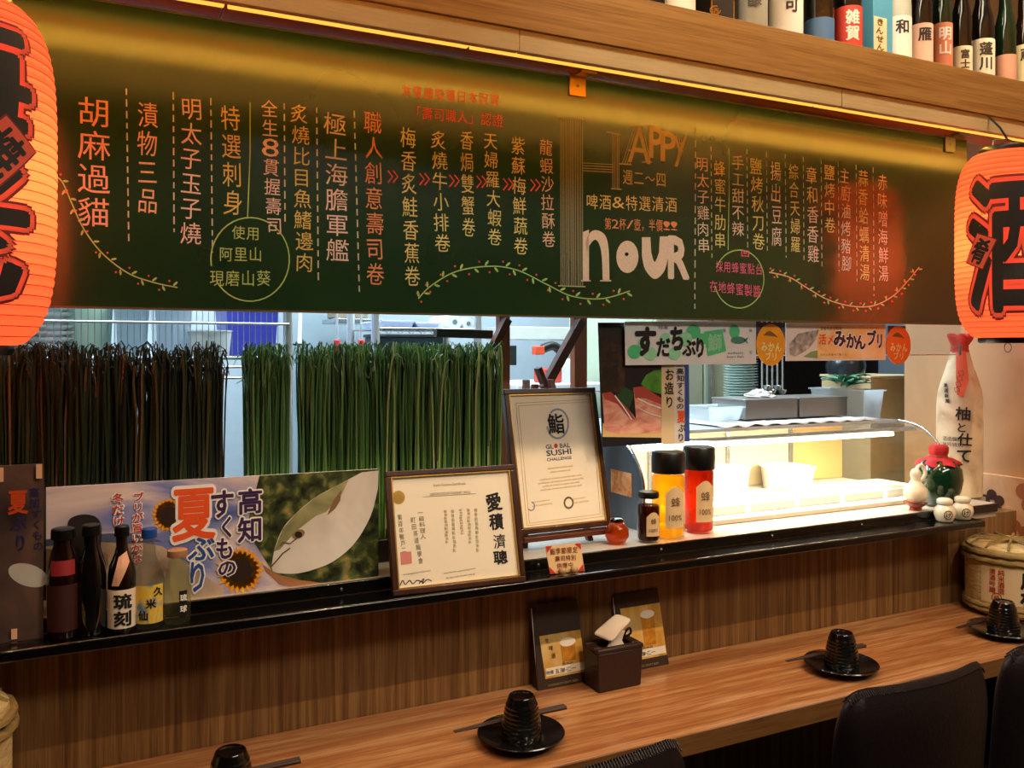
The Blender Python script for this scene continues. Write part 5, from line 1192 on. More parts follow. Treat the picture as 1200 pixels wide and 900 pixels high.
# wire rack left with its goods
RY0, RY1 = 2.05, 2.45
rx0, rx1 = -0.75, at(338, 0, Y=RY0).x
t = thing('wire_rack', 'chrome wire shelving rack behind the shaded grass screen', 'rack', ((rx0 + rx1) / 2, 2.25, 0))
for x in (rx0, rx1):
    for y in (RY0, RY1): MB().tube([(x, y, 0), (x, y, 1.95)], .010, 12).build('post', M_wire, t, smooth=60)
zsh = at(0, 421, Y=RY0).z
for z in (zsh, 1.72, 0.8):
    s_ = thing; q = MB()
    q2 = MB().tube([(rx0, RY0, z), (rx1, RY0, z), (rx1, RY1, z), (rx0, RY1, z), (rx0, RY0, z)], .004, 6); sf_ = q2.build('shelf_frame', M_wire, t, smooth=60)
    for i in range(1, 60): x = rx0 + (rx1 - rx0) * i / 60; q.tube([(x, RY0, z + .003), (x, RY1, z + .003)], .0016, 4)
    q.build('shelf_wire', M_wire, sf_, kind='stuff')
# front guard wires (grid seen before the goods)
q = MB()
for i in range(1, 90): x = rx0 + (rx1 - rx0) * i / 90; q.tube([(x, RY0 - .008, zsh), (x, RY0 - .008, 1.55)], .0011, 4)
g_ = q.build('guard_wire', M_wire, t, kind='stuff')
for z in (at(100, 377, Y=RY0).z, zsh - .02, zsh - .045): MB().tube([(rx0, RY0 - .010, z), (rx1, RY0 - .010, z)], .0030, 6).build('guard_rail', M_wire, t, smooth=60)
zs = zsh + .0055
# plate stacks
M_pw = plain('white_porcelain', '#dfe9ea', 0.25)
pw = None
for px in (-18, 50):
    p = at(px, 0, Y=2.20)
    for i in range(12):
        z = zs + i * .014
        lab = 'white plate, ' + (ORD[11 - i] if i else 'bottom one') + ' of the ' + ('left' if px < 0 else 'right') + ' stack on the wire rack'
        if pw is None:
            pw = thing('large_plate', lab, 'plate', (p.x, 2.20, z), 'white plates stacked on the wire rack')
            MB().lathe([(.040, 0), (.043, .002), (.066, .011), (.069, .0135), (.064, .0115), (.040, .005), (.001, .005)], (p.x, 2.20, z), 28).build('plate', M_pw, pw, smooth=50)
        else: copy_tree(pw, (p.x, 2.20, z), label=lab)
def kx(px, Y): return at(px, 0, Y=Y).x
tub('storage_tub', 'round pale green tub with leaf print on the wire rack', (kx(103, 2.22), 2.22, zs), .055, .15, plain('tub_green', '#bfe0cc', 0.4))
pbox('storage_box', 'clear lidded storage box on the wire rack, left one beside the green tub', kx(134, 2.15), kx(176, 2.15), 2.15, 2.36, zs, zs + .125, M_clrp, 'storage boxes on the wire rack', lid=M_kw)
pbox('storage_box', 'clear lidded storage box on the wire rack, right one beside the blue crate', kx(181, 2.15), kx(226, 2.15), 2.15, 2.36, zs, zs + .125, M_clrp, 'storage boxes on the wire rack', lid=M_kw)
tub('storage_tub', 'round white tub on the wire rack in front of the blue crate', (kx(246, 2.13), 2.13, zs), .05, .06, M_kw)
pbox('plastic_crate', 'bright violet-blue plastic crate on the wire rack', kx(262, 2.25), kx(334, 2.12), 2.20, 2.42, zs, zs + .125, plain('crate_blue', '#4048c0', 0.4), None, 'crate')
# steel back panel zone with ladles
t = thing('steel_hood', 'brushed steel wall panel and counter behind the bright green grass', 'counter', (0.9, 2.7, 0))
MB().box(kx(342, 2.9), kx(436, 2.9), 2.90, 2.93, 0.9, 1.9).build('back_panel', plain('panel_steel_blue', '#9fb4bd', 0.35, 0.3), t)
MB().box(kx(342, 2.9), kx(560, 2.6), 2.55, 2.93, 0.0, 0.8998).build('cabinet', M_steel_dull, t, bevel=.003)
p = at(355, 368, Y=2.6); p2 = at(351, 402, Y=2.6)
t = thing('steel_rod', 'white handled skimmer leaning above the steel counter', 'utensil', tuple(p2)); MB().tube([(p.x, 2.6, p.z + .25), (p2.x, 2.6, p2.z)], .006, 8).build('handle', M_kw, t, smooth=60)
MB().lathe([(.003, 0), (.03, .004), (.032, .008), (.03, .008), (.002, .004)], (p2.x, 2.6, p2.z - .01), 18).build('skimmer_bowl', M_steel, t, smooth=60)
MB().tube([(p2.x - .02, 2.6, p.z + .252), (kx(436, 2.5), 2.5, p.z + .252)], .005, 8)
zr = 1.56
o = thing('hanging_rail', 'steel rail over the steel counter with ladles and skimmer', 'rail', (kx(390, 2.6), 2.6, zr))
MB().tube([(kx(345, 2.6), 2.6, zr + .006), (kx(440, 2.6), 2.6, zr + .006)], .005, 8).build('rail_bar', M_wire, o, smooth=60)
for px in (350, 372): MB().tube([(kx(px, 2.6), 2.6, zr + .012), (kx(px, 2.6), 2.899, zr + .012)], .004, 8).build('bracket', M_wire, o, smooth=60)
for px, lab in ((395, 'red handled ladle hanging left'), (423, 'red handled ladle hanging right')):
    x = kx(px, 2.6); zc_ = at(px, 398, Y=2.6).z
    t = thing('red_handled_ladle', lab + ' of the two behind the grass', 'utensil', (x, 2.6, zc_ - .07), 'red handled ladles')
    MB().tube([(x, 2.6, zr), (x, 2.6, zc_ + .0)], .004, 8).build('shaft', M_wire, t, smooth=60)
    MB().box(x - .009, x + .009, 2.594, 2.606, zc_ - .07, zc_).build('grip', plain('grip_red', '#c0202c', 0.4), t, bevel=.003)
p = at(412, 0, Y=2.7); t = thing('stock_pot', 'brown-grey pot on the wall shelf above the ladles', 'pot', (p.x, 2.75, 1.47))
MB().lathe([(.06, 0), (.065, .004), (.065, .10), (.068, .103), (.062, .105)], (p.x, 2.75, 1.4705), 24).build('pot_body', plain('pot_brown', '#8f8a76', 0.4, .3), t, smooth=40)
o = MB().box(kx(385, 2.75), kx(440, 2.75), 2.66, 2.84, 1.455, 1.47).build('wall_shelf', M_steel, None, bevel=.002); tag(o, 'short steel wall shelf under the brown-grey pot', 'shelf')
# second rack with trays
t = thing('tray_rack', 'chrome post rack with zigzag shelf edge and grey box behind the green grass', 'rack', (kx(490, 2.3), 2.4, 0))
for px in (440, 560):
    for y in (2.25, 2.5): MB().tube([(kx(px, 2.25), y, 0), (kx(px, 2.25), y, 1.95)], .012, 12).build('post', M_wire, t, smooth=60)
z1_ = at(480, 385, Y=2.25).z; z0_ = at(480, 392, Y=2.25).z
for z in (z1_, z0_): MB().tube([(kx(440, 2.25), 2.25, z), (kx(560, 2.25), 2.25, z)], .0035, 6).build('shelf_rail', M_wire, t, smooth=60)
n_ = 18; xa_, xb_ = kx(442, 2.25), kx(558, 2.25)
MB().tube([(xa_ + (xb_ - xa_) * i / n_, 2.25, z1_ if i % 2 else z0_) for i in range(n_ + 1)], .0022, 5).build('zigzag_wire', M_wire, t)
MB().box(xa_, xb_, 2.26, 2.49, z1_ - .004, z1_).build('shelf_plate', M_steel, t)
zq = z1_ + .0003
for i, (a, b_, h) in enumerate(((448, 486, .022), (488, 516, .018))):
    pbox('bus_tray', ('wide white tray with blue rim on the upper rack', 'narrower white tray on the upper rack')[i], kx(a, 2.28), kx(b_, 2.28), 2.28, 2.48, zq + .001, zq + h, plain('tray_blue_white', '#c4d0ee', 0.4), 'white trays on the post rack', 'tray')
for i, px in enumerate((533, 549)):
    x = kx(px, 2.32); t = thing('paper_roll', ('white paper roll, larger one on the post rack', 'white paper roll, smaller one on the post rack')[i], 'roll', (x, 2.32, zq), 'paper rolls on the post rack')
    rr = (.022, .018)[i]; q = MB(); q.tube([(x, 2.32, zq + rr), (x, 2.48, zq + rr)], rr, 20); q.build('roll', M_kw, t, smooth=50)
    MB().tube([(x, 2.3185, zq + rr), (x, 2.3198, zq + rr)], rr * .35, 14).build('core', M_kgrey, t)
x0, x1 = kx(444, 2.34), kx(520, 2.34); zt_ = at(480, 391, Y=2.34).z
t = thing('grey_box', 'dark blue-grey storage case below the tray rack shelf', 'box', ((x0 + x1) / 2, 2.44, .95))
MB().box(x0, x1, 2.34, 2.485, 0.95, zt_ - .010).build('body', plain('case_blue_grey', '#46606e', 0.45), t, bevel=.004); MB().box(x0 - .003, x1 + .003, 2.335, 2.49, zt_ - .0098, zt_ - .001).build('lid', plain('case_lid_grey', '#5a7480', 0.45), t, bevel=.002)
o = MB().box(kx(440, 2.25) + .014, kx(560, 2.25) - .014, 2.27, 2.49, .93, .9498).build('rack_shelf', M_steel, None); tag(o, 'steel lower shelf of the post rack under the grey storage case', 'shelf')
# far shelf and objects seen through the wooden frame
o = MB().box(kx(596, 2.75), kx(700, 2.75), 2.75, 2.95, at(640, 398, Y=2.75).z, at(640, 383, Y=2.75).z).build('wall_shelf', plain('shelf_pale_grey', '#b9bdb8', 0.5), None, bevel=.003); tag(o, 'pale grey kitchen shelf seen through the wooden frame', 'shelf')
x0, x1 = kx(597, 2.9), kx(613, 2.9); o = thing('wall_screen', 'small black square screen on the kitchen wall left in the wooden frame', 'screen', ((x0 + x1) / 2, 2.96, at(600, 428, Y=2.9).z))
MB().box(x0, x1, 2.955, 2.98, at(600, 428, Y=2.955).z, at(600, 405, Y=2.955).z).build('screen', plain('screen_black', '#101418', 0.2), o, bevel=.002); MB().box((x0 + x1) / 2 - .01, (x0 + x1) / 2 + .01, 2.981, 3.298, at(600, 418, Y=2.955).z - .01, at(600, 418, Y=2.955).z + .01).build('arm', M_blk, o)
t = thing('work_table', 'white kitchen work table far behind the framed certificate', 'table', (1.3, 2.6, 0))
zt_ = at(650, 450, Y=2.45).z
MB().box(kx(606, 2.45), kx(715, 2.45), 2.45, 2.88, zt_ - .03, zt_).build('top', M_kw, t, bevel=.004)
for px in (610, 695):
    for y in (2.48, 2.85): x = kx(px, 2.45); MB().box(x, x + .03, y, y + .025, 0, zt_ - .0302).build('leg', M_steel, t)
x = kx(642, 2.55); t = thing('red_black_slicer', 'black curved kitchen tool with a red end standing on the white table', 'utensil', (x, 2.55, zt_))
MB().box(x - .03, x + .04, 2.52, 2.60, zt_ + .0003, zt_ + .05).build('base', plain('tool_red', '#b83a2c', 0.5), t, bevel=.006)
MB().tube(spline([(x + .03, 2.55, zt_ + .05), (x + .05, 2.55, zt_ + .10), (x + .02, 2.55, zt_ + .125), (x - .02, 2.55, zt_ + .115)], 5), .016, 10).build('arm', M_blk, t, smooth=60)
MB().box(x - .055, x - .018, 2.535, 2.565, zt_ + .095, zt_ + .125).build('red_end', plain('tool_orange_red', '#d8502c', 0.5), t, bevel=.004)
x = kx(663, 2.62); t = thing('white_canister', 'white canister on the far kitchen table, beside the curved tool', 'canister', (x, 2.62, zt_))
MB().lathe([(.03, 0), (.032, .003), (.032, .07), (.025, .078), (.018, .08)], (x, 2.62, zt_ + .0003), 20).build('canister', M_kw, t, smooth=40)
PW = vert_panel(3.295)
t = board_thing('kitchen_notice', 'white notice with blue characters between the wooden frame and the sashimi poster', 'sign', PW, [(688, 385), (703, 385), (703, 452), (688, 453)], plain('notice_white', '#d9e4ea', .5), .003)
art(lambda k: k.column('本日幸和', 697, 388, 450, 9, .02), plain('print_notice_blue', '#2c5a8c', .5), t, PW, 'lettering', .0006)
# wooden display frame just behind the certificate
FY = 1.625
t = thing('wooden_trestle', 'dark red-brown wooden trestle behind the portrait certificate', 'trestle', (kx(640, FY), FY, 0.9945))
def beam2(a, b_, w0, nm='brace', th=.022, m=None, y=FY):
    A, B = at(*a, Y=y), at(*b_, Y=y); d = (B - A); d.normalize(); n = Vector((d.z, 0, -d.x)) * w0
    q = MB(); f = [A - n, B - n, B + n, A + n]; k = [Vector((v_.x, v_.y + th, v_.z)) for v_ in f]
    q.mesh(f + k, [(3, 2, 1, 0), (4, 5, 6, 7), (0, 1, 5, 4), (1, 2, 6, 5), (2, 3, 7, 6), (3, 0, 4, 7)]); bm2 = bmesh.new(); o = q.build(nm, m or M_redwood, t, bevel=.001)
    bm2.from_mesh(o.data); bmesh.ops.recalc_face_normals(bm2, faces=bm2.faces); bm2.to_mesh(o.data); bm2.free()
M_rw2 = wood('orange_brown_wood', [(0.3, '#6a3418'), (0.7, '#9a5a30')], (6, 6, 1), 0.45)
zfl = 0.9945; pb_ = at(592, 0, Y=FY).x; pc_ = at(681, 0, Y=FY).x
MB().box(pb_ - .012, pb_ + .012, FY, FY + .022, zfl, 1.46).build('post', M_rw2, t, bevel=.0015)
MB().box(pc_ - .016, pc_ + .016, FY, FY + .022, zfl, 1.46).build('post', M_rw2, t, bevel=.0015)
MB().box(pb_ - .05, pc_ + .05, FY - .002, FY + .024, 1.4602, 1.485).build('top_bar', M_redwood, t, bevel=.0015)
beam2((684, 376), (640, 456), .0095, y=FY - .024); beam2((597, 374), (572, 424), .008, y=FY - .024); beam2((633, 431), (641, 452), .005, y=FY - .024)
beam2((512, 390), (578, 392), .009, 'arm', m=plain('arm_dark', '#3c332c', .5), y=FY + .03)

# ================================================================== ON THE EATING COUNTER
ZC = 0.7505
M_cup = plain('black_glaze', '#0d0c0c', 0.14, coat=0.6, spec=0.6)
M_plate = plain('black_plate_glaze', '#141314', 0.2, coat=0.5)
M_chop = wood('chopstick_wood', [(.3, '#1e0e08'), (.7, '#3c1c10')], (1, 20, 20), 0.6)
places = [((0.165, 1.215), 'at the bottom left, mostly below the frame'), ((0.605, 1.208), 'in front of the tissue box'), ((1.296, 1.205), 'second from the right'), ((1.772, 1.200), 'nearest the straw barrel')]
L4 = ('cut off by the bottom of the photo', 'in front of the table tents', 'by the ribbed chair back', 'beside the straw barrel')
pp0 = cc0 = ch0 = None
for i, ((x, y), w_) in enumerate(places):
    if pp0 is None:
        c = (x, y, ZC)
        pp0 = thing('side_plate', 'round black side plate ' + L4[i], 'plate', c, 'black side plates along the counter')
        MB().lathe([(.034, 0), (.036, .001), (.052, .006), (.066, .0125), (.0695, .0155), (.0685, .0168), (.064, .0140), (.050, .0085), (.036, .0060), (.001, .0058)], c, 48).build('plate', M_plate, pp0, smooth=60)
        c = (x, y - .002, ZC + .0062)
        cc0 = thing('tea_cup', 'black ribbed upturned tea cup ' + L4[i], 'cup', c, 'upturned black cups along the counter')
        pr = [(.0305, 0), (.0318, .003)]
        for j in range(8):
            for q_, o_ in ((0, 0), (.0022, .0006), (.0044, .0004), (.0056, -.0003)): z = .005 + j * .0066 + q_; pr.append((.0322 - .0088 * (z / .06) ** 1.8 + o_, z))
        pr += [(.0232, .0600), (.0215, .0640), (.0205, .0668), (.0195, .0680), (.0178, .0680), (.0170, .0660), (.001, .0655)]
        MB().lathe(pr, c, 44, cap=False).build('cup_body', M_cup, cc0, smooth=50)
        c = (x, y + .037, ZC + .0172)
        ch0 = thing('chopsticks', 'dark brown chopsticks on the plate ' + L4[i], 'chopsticks', c, 'pairs of chopsticks across the plates')
        for dy in (0, .0075):
            q = MB(); q.tube([(c[0] - .098, c[1] + dy * .6, c[2] + .0012), (c[0] - .02, c[1] + dy * .9, c[2] + .0030), (c[0] + .103, c[1] + dy, c[2] + .0036)], [.0012, .0026, .0036], 6); q.build('chopstick', M_chop, ch0, smooth=50)
    else:
        copy_tree(pp0, (x, y, ZC), label='round black side plate ' + L4[i])
        copy_tree(cc0, (x, y - .002, ZC + .0062), label='black ribbed upturned tea cup ' + L4[i])
        copy_tree(ch0, (x, y + .037, ZC + .0172), rz=(0, 0, -.04, .03)[i], label='dark brown chopsticks on the plate ' + L4[i])

# table tents leaning at the wall
M_tent = plain('brown_card', '#3a2a20', 0.5); M_beer = blotch('beer_picture', [(.3, '#a8742c'), (.45, '#d8a84c'), (.6, '#e8cf90'), (.8, '#f4ead0')], 14, .5)
def tent(label, x0, x1, yb, H, cardz0, cardz1, rows, lean=.030):
    t = thing('table_tent', label, 'menu stand', ((x0 + x1) / 2, yb, ZC), 'drink cards on the counter')
    o = Vector((x0, yb, ZC)); v = Vector((0, lean, H)).normalized(); u = Vector((1, 0, 0)); n = u.cross(v); W_ = x1 - x0
    MB().prism([(0, 0), (W_, 0), (W_ - .006, H), (.004, H)], o + v * .0, u, v, n, .0022).build('front_card', M_tent, t)
    MB().prism([(0, 0), (.0022, 0), (.0022, H * .96), (0, H * .96)], o + Vector((.001, .0028, 0)), u, v, n, .0006).build('white_edge', M_white, t)
    MB().hexa([(x0 + .001, yb + .004, ZC), (x1 - .001, yb + .004, ZC), (x1 - .001, yb + .024, ZC), (x0 + .001, yb + .024, ZC)], [(x0 + .004, yb + .004 + lean * .3, ZC + .03), (x1 - .004, yb + .004 + lean * .3, ZC + .03), (x1 - .004, yb + .024, ZC + .03), (x0 + .004, yb + .024, ZC + .03)]).build('base_block', M_tent, t)
    P = Panel(o, u, v); a0, a1 = W_ * .16, W_ * .98
    q = MB(); q.mesh([P.W(a, b_, .0006) for a, b_ in ((a0, cardz0), (a1, cardz0), (a1 - .003, cardz1), (a0 - .005, cardz1))], [(0, 1, 2, 3)]); q.build('printed_picture', M_beer, t)
    q = MB(); q.mesh([P.W(a, b_, .0010) for a, b_ in ((a0 + .002, cardz0 + .004), (a1 - .002, cardz0 + .004), (a1 - .002, cardz0 + .018), (a0 + .002, cardz0 + .018))], [(0, 1, 2, 3)]); q.build('white_band', M_cream, t)
    cx = (a0 + a1) / 2 + .010; gz0 = cardz0 + .024; gz1 = cardz1 - .012
    q = MB(); q.mesh([P.W(a, b_, .0010) for a, b_ in ((cx - .014, gz0), (cx + .014, gz0), (cx + .016, gz1 - .01), (cx - .016, gz1 - .01))], [(0, 1, 2, 3)]); q.build('printed_beer_glass', blotch('beer_amber', [(.3, '#b06a18'), (.7, '#e0a030')], 40), t)
    q = MB(); q.mesh([P.W(cx + .017 * math.cos(s_), gz1 - .006 + .008 * math.sin(s_), .0013) for s_ in [2 * PI * j / 16 for j in range(16)]], [tuple(range(16))]); q.build('printed_foam', M_cream, t)
    def txt(k, s, a, b_, h):
        vs, fs, wd = glyph(s); k.mesh([P.W(a + vx * h, b_ + vy * h, .0017) for vx, vy in vs], fs)
    k = MB()
    for s_, a, b_, h in rows: txt(k, s_, a0 + a, cardz0 + b_, h)
    k.build('lettering', plain('ink_dark_brown', '#3a2010', .6), t)
    k = MB(); txt(k, 'HOKKAIDO CRAFT BEER', W_ * .5, .006, .004); k.build('foot_lettering', plain('ink_tan', '#a88a5c', .6), t)
    return t
rws = [('生', .010, .066, .010), ('啤', .016, .052, .010), ('酒', .020, .038, .010), ('最HIGH', .048, .021, .006), ('特價', .010, .010, .007), ('五五', .030, .010, .007), ('優一', .042, .010, .007), ('二一', .055, .010, .007)]
xl = at(637, 808, Z=ZC).x - .012; tent('dark brown drink card with a beer picture, left of the tissue box', xl, xl + .104, 1.372, .150, .018, .094, rws)
xl = at(740, 790, Z=ZC).x - .016; tent('dark brown drink card with a pale beer picture, right of and behind the tissue box', xl, xl + .112, 1.377, .145, .018, .118, rws[3:])

# tissue box
M_box = plain('brown_leather', '#2e1a14', 0.5, bump=.4, scale=200, var=.2)
bx0, bx1, by0, by1 = 0.826, 0.924, 1.300, 1.366
bx0 = at(700, 805.5, Y=1.315).x; bx1 = bx0 + .097; by0 = 1.312; by1 = 1.366
t = thing('tissue_box', 'square dark brown leather tissue box with a napkin sticking out', 'tissue box', ((bx0 + bx1) / 2, (by0 + by1) / 2, ZC))
MB().hexa([(bx0 + .003, by0 + .002, ZC), (bx1 - .003, by0 + .002, ZC), (bx1 - .003, by1 - .002, ZC), (bx0 + .003, by1 - .002, ZC)], [(bx0, by0, ZC + .070), (bx1, by0, ZC + .070), (bx1, by1, ZC + .070), (bx0, by1, ZC + .070)]).build('body', M_box, t, bevel=.002)
for a in ((bx0 - .001, bx1 + .001, by0 - .001, by0 + .012), (bx0 - .001, bx1 + .001, by1 - .012, by1 + .001), (bx0 - .001, bx0 + .016, by0 + .0125, by1 - .0125), (bx1 - .016, bx1 + .001, by0 + .0125, by1 - .0125)):
    MB().box(*a, ZC + .0702, ZC + .078).build('rim', M_box, t, bevel=.002)
q = MB(); vs = []; mx_, my_ = (bx0 + bx1) / 2, (by0 + by1) / 2; zt_ = ZC + .072
A_, B_, C_, D_ = at(694, 744, Y=1.350), at(717, 754, Y=1.322), at(741, 727, Y=1.334), at(722, 720, Y=1.352)
for j in range(4):
    for i in range(4):
        u_, v_ = i / 3, j / 3; p = A_.lerp(B_, u_).lerp(D_.lerp(C_, u_), v_); bl_ = math.sin(PI * u_) * math.sin(PI * v_)
        vs.append((p.x + R(-.001, .001), p.y - .008 * bl_, p.z + .006 * bl_ + .002))
q.mesh(vs, [(j * 4 + i, j * 4 + i + 1, (j + 1) * 4 + i + 1, (j + 1) * 4 + i) for j in range(3) for i in range(3)]); o = q.build('napkin', plain('napkin_white', '#f2e2cc', .8), t, smooth=70)
s_ = o.modifiers.new('s', 'SUBSURF'); s_.levels = s_.render_levels = 2; s_ = o.modifiers.new('t', 'SOLIDIFY'); s_.thickness = .0006
q = MB().lathe([(.016, -.012), (.011, .0), (.013, .010), (.016, .018)], (mx_ + .006, my_, ZC + .078), 10, sx=1.3, sy=.6); q.build('napkin_fold', MATS['napkin_white'], t, smooth=30)
MB().tube(spline([(bx1 - .018, my_ + .01, ZC + .0795), (bx1 - .014, my_ + .008, ZC + .092), (bx1 - .006, my_ + .008, ZC + .096), (bx1 - .002, my_ + .010, ZC + .086), (bx1 - .010, my_ + .012, ZC + .0795)], 4), .0022, 8).build('black_loop', M_blk, t, smooth=60)

# ================================================================== STRAW SAKE BARRELS
def straw(name, stops):
    return wood(name, stops, (14, 14, 90), 0.8, 0.6, dist=.6, nscale=3)
M_straw = straw('straw_mat', [(.3, '#8c7a4a'), (.5, '#c4ae78'), (.7, '#dccb98')]); M_rope = straw('straw_rope', [(.3, '#6e5a34'), (.7, '#a08850')])
def barrel(label, c, Rb, H, lab=True):
    t = thing('straw_sake_barrel', label, 'barrel', c, 'straw wrapped sake barrels')
    pr = [(Rb * .80, 0), (Rb * .95, .008), (Rb * 1.0, .030), (Rb * 1.0, H * .70), (Rb * .97, H * .80), (Rb * .90, H * .86), (Rb * .88, H * .86), (Rb * .90, H), (Rb * .30, H * 1.0), (.001, H)]
    q = MB().lathe([(Rb * .80, 0), (Rb * .95, .008), (Rb * 1.0, .030), (Rb * 1.0, H * .74), (Rb * .97, H * .80)], c, 48, cap=True); q.build('straw_body', M_straw, t, smooth=50)
    MB().lathe([(Rb * .965, H * .80), (Rb * .985, H * .88), (Rb * .96, H * .955), (Rb * .86, H * .985), (.001, H * .985)], c, 48, cap=False).build('straw_top', M_straw, t, smooth=50)
    for z, r_ in ((H * .10, .006), (H * .16, .006), (H * .80, .0075), (H * .89, .006)):
        pts = [(c[0] + (Rb * 1.01) * math.cos(a), c[1] + (Rb * 1.01) * math.sin(a), c[2] + z + .0012 * math.sin(a * 20)) for a in [2 * PI * k_ / 64 for k_ in range(65)]]; MB().tube(pts, r_, 6).build('rope', M_rope, t, smooth=60)
    for k_ in range(6):
        a = k_ * PI / 6; pts = [(c[0] + Rb * .95 * math.cos(a) * s_, c[1] + Rb * .95 * math.sin(a) * s_, c[2] + H * .985 + .004 + (.004 if abs(s_) < .9 else -.008)) for s_ in [-1 + j * .2 for j in range(11)]]
        MB().tube(pts, .003, 5).build('top_rope', M_rope, t, smooth=60)
    if lab:
        fc = face_of(c[0], c[1]); rb = lambda z: Rb * 1.0
        k = MB(); wrap_poly(k, [(-.065, H * .22), (.11, H * .22), (.11, H * .72), (-.065, H * .72)], cyl_surf(c, rb, fc), .0012, .01); k.build('label', plain('label_straw_cream', '#d8c49c', .7), t, smooth=60)
        sf = cyl_surf(c, rb, fc)
        k = MB(); wrap_text(k, '風', H * .24, H * .22, .036, H * .58, sf, .002, .05, 0, .01); wrap_text(k, '林', H * .24, H * .22, .036, H * .34, sf, .002, .05, 0, .01); k.build('lettering', M_ink, t)
        k = MB()
        for j, ch in enumerate('純米酒造'): wrap_text(k, ch, .014, .014, -.020, H * (.66 - j * .085), sf, .002, .02, 0, .01); wrap_text(k, '清酒吟醸'[j], .014, .014, -.038, H * (.66 - j * .085), sf, .002, .02, 0, .01)
        ring = [(-.029 + .011 * math.cos(a), H * .30 + .012 * math.sin(a)) for a in [2 * PI * j / 24 for j in range(24)]]; ins = [(-.029 + .009 * math.cos(a), H * .30 + .010 * math.sin(a)) for a in [2 * PI * j / 24 for j in range(24)]]
        pts = [sf(a, b_, .002) for a, b_ in ring + ins]; k.mesh(pts, [(j, (j + 1) % 24, 24 + (j + 1) % 24, 24 + j) for j in range(24)]); wrap_text(k, '極', .013, .012, -.029, H * .30, sf, .002, .02, 0, .01)
        k.build('red_lettering', plain('ink_rust', '#a8401c', .7), t)
    return t
barrel('straw wrapped sake barrel with a cream label beside the right wall', (1.955, 1.302, ZC), .098, .165)
xb_ = at(18, 0, Y=1.288).x - .1015
barrel('straw wrapped sake barrel cut off by the bottom left corner', (xb_, 1.288, ZC), .098, .168, False)

# picture on the right wall
PR = Panel((2.1485, 0, 0), (0, -1, 0), (0, 0, 1))
t = thing('blossom_picture', 'cream picture panel with brown blossom shapes on the right wall above the barrel', 'picture', (2.145, 1.40, .87))
MB().box(2.137, 2.149, 1.28, 1.517, .866, 1.040).build('panel', blotch('picture_cream', [(.3, '#c99a70'), (.6, '#e0bd94'), (.8, '#ecd2ae')], 9, .7), t, bevel=.001)
PR = Panel((2.1368, 0, 0), (0, -1, 0), (0, 0, 1))
def flw(k, cy, cz, r, n=5):
    for j in range(n):
        a = 2 * PI * j / n + .4; k.mesh([PR.W(-cy + r * .62 * math.cos(a) + r * .42 * math.cos(s_), cz + r * .62 * math.sin(a) + r * .42 * math.sin(s_), .0006 + j * 2e-5) for s_ in [2 * PI * i / 12 for i in range(12)]], [tuple(range(12))])
for cy, cz, r, m in ((1.475, .965, .034, plain('print_plum', '#4a2a22', .7)), (1.36, 1.0, .05, plain('print_terracotta', '#a8683c', .7)), (1.41, .895, .035, MATS['print_terracotta'])):
    k = MB(); flw(k, cy, cz, r); k.build('printed_flower', m, t)

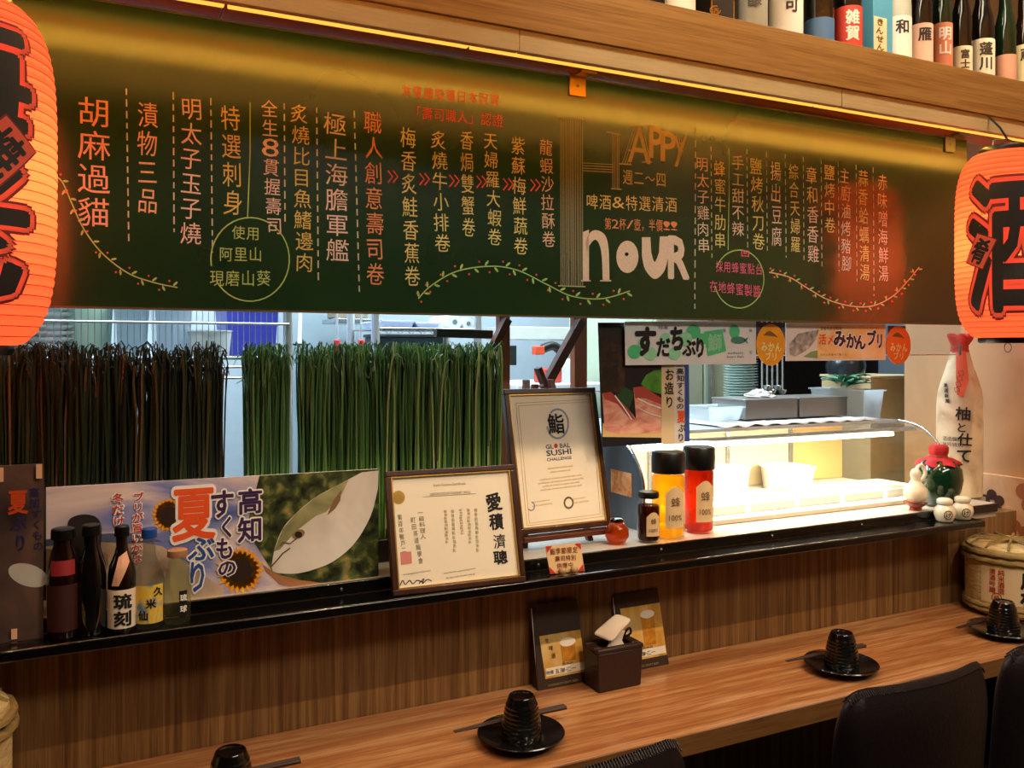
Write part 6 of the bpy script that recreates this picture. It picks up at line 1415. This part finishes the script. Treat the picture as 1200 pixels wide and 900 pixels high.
# ================================================================== CHAIRS
M_lea = plain('black_leather', '#161012', 0.42, spec=.4, bump=.3, scale=160, var=.2); M_leg = wood('chair_leg_wood', [(.3, '#120c08'), (.7, '#2a1c12')], (6, 6, 1), .4)
def chair(label, x0, x1, yb, zt):
    cx, W_ = (x0 + x1) / 2, x1 - x0; t = thing('bar_chair', label, 'chair', (cx, yb + .18, 0), 'black leather chairs at the counter')
    # padded back: rounded slab bent round the sitter
    nx, nz = 22, 8; T_ = .052; zb = .40; rc = .045
    def pt(i, j, side):
        u_ = -1 + 2 * i / nx; w_ = j / nz
        z = zb + (zt - zb) * w_; xx = cx + u_ * W_ / 2
        edge = max(0, abs(u_) - (1 - 2 * rc / W_)) / (2 * rc / W_)
        if w_ > .8: z -= rc * (1 - math.sqrt(max(0, 1 - edge ** 2))) * (w_ - .8) / .2
        y = yb + .030 * u_ * u_ - .016 * (w_ - .5) - .02 * w_ 
        th = T_ / 2 * math.sqrt(max(.06, 1 - max(0, abs(u_) - .86) ** 2 / .0196 * .94)) * math.sqrt(max(.10, 1 - max(0, w_ - .90) ** 2 / .01 * .9))
        return (xx, y + side * th, z)
    vs = []; fs = []
    for side in (-1, 1):
        for j in range(nz + 1):
            for i in range(nx + 1): vs.append(pt(i, j, side))
    N = (nx + 1) * (nz + 1)
    for j in range(nz):
        for i in range(nx): a = j * (nx + 1) + i; fs.append((a, a + 1, a + nx + 2, a + nx + 1)); fs.append((N + a, N + a + nx + 1, N + a + nx + 2, N + a + 1))
    for i in range(nx): a = nz * (nx + 1) + i; fs.append((a, a + 1, N + a + 1, N + a)); fs.append((i + 1, i, N + i, N + i + 1))
    for j in range(nz): a = j * (nx + 1); fs.append((a, a + nx + 1, N + a + nx + 1, N + a)); b_ = a + nx; fs.append((b_ + nx + 1, b_, N + b_, N + b_ + nx + 1))
    o = MB().mesh(vs, fs).build('backrest', M_lea, t, smooth=70)
    s_ = o.modifiers.new('s', 'SUBSURF'); s_.levels = s_.render_levels = 1
    # ribbed seam over the top edge
    q = MB()
    for k_ in range(84):
        u_ = (-1 + 2 * (k_ + .5) / 84) * .93; fi = (u_ + 1) / 2 * nx; i = min(nx - 1, int(fi)); f_ = fi - i
        A = Vector(pt(i, nz, -1)).lerp(Vector(pt(i + 1, nz, -1)), f_); B = Vector(pt(i, nz, 1)).lerp(Vector(pt(i + 1, nz, 1)), f_); m_ = (A + B) / 2
        q.tube([A + Vector((0, -.0015, -.007)), Vector((m_.x, m_.y, m_.z + .0006)), B + Vector((0, .0015, -.007))], .0014, 5)
    q.build('ribbed_seam', M_lea, t, smooth=60, kind='stuff')
    ZS = .46
    MB().box(x0 + .01, x1 - .01, yb + .045, yb + .40, ZS - .06, ZS).build('seat', M_lea, t, bevel=.02, seg=3)
    MB().box(x0 + .02, x1 - .02, yb + .04, yb + .39, ZS - .085, ZS - .0602).build('seat_frame', M_leg, t, bevel=.003)
    for lx in (x0 + .035, x1 - .035):
        for ly in (yb + .06, yb + .365):
            MB().hexa([(lx - .012, ly - .012, 0), (lx + .012, ly - .012, 0), (lx + .012, ly + .012, 0), (lx - .012, ly + .012, 0)], [(lx - .018, ly - .018, ZS - .0852), (lx + .018, ly - .018, ZS - .0852), (lx + .018, ly + .018, ZS - .0852), (lx - .018, ly + .018, ZS - .0852)]).build('leg', M_leg, t, bevel=.002)
    for ly in (yb + .06, yb + .365): MB().box(x0 + .055, x1 - .055, ly - .008, ly + .008, .16, .185).build('stretcher', M_leg, t, bevel=.002)
    return t
chair('black leather bar chair with a ribbed top edge, at the bottom centre', 0.30, 0.735, 0.955, .842)
chair('black leather bar chair with a ribbed top edge, second from the right', 1.035, 1.375, 0.965, .842)
chair('black leather bar chair partly cut off by the right edge of the photo', 1.425, 1.78, 0.965, .850)
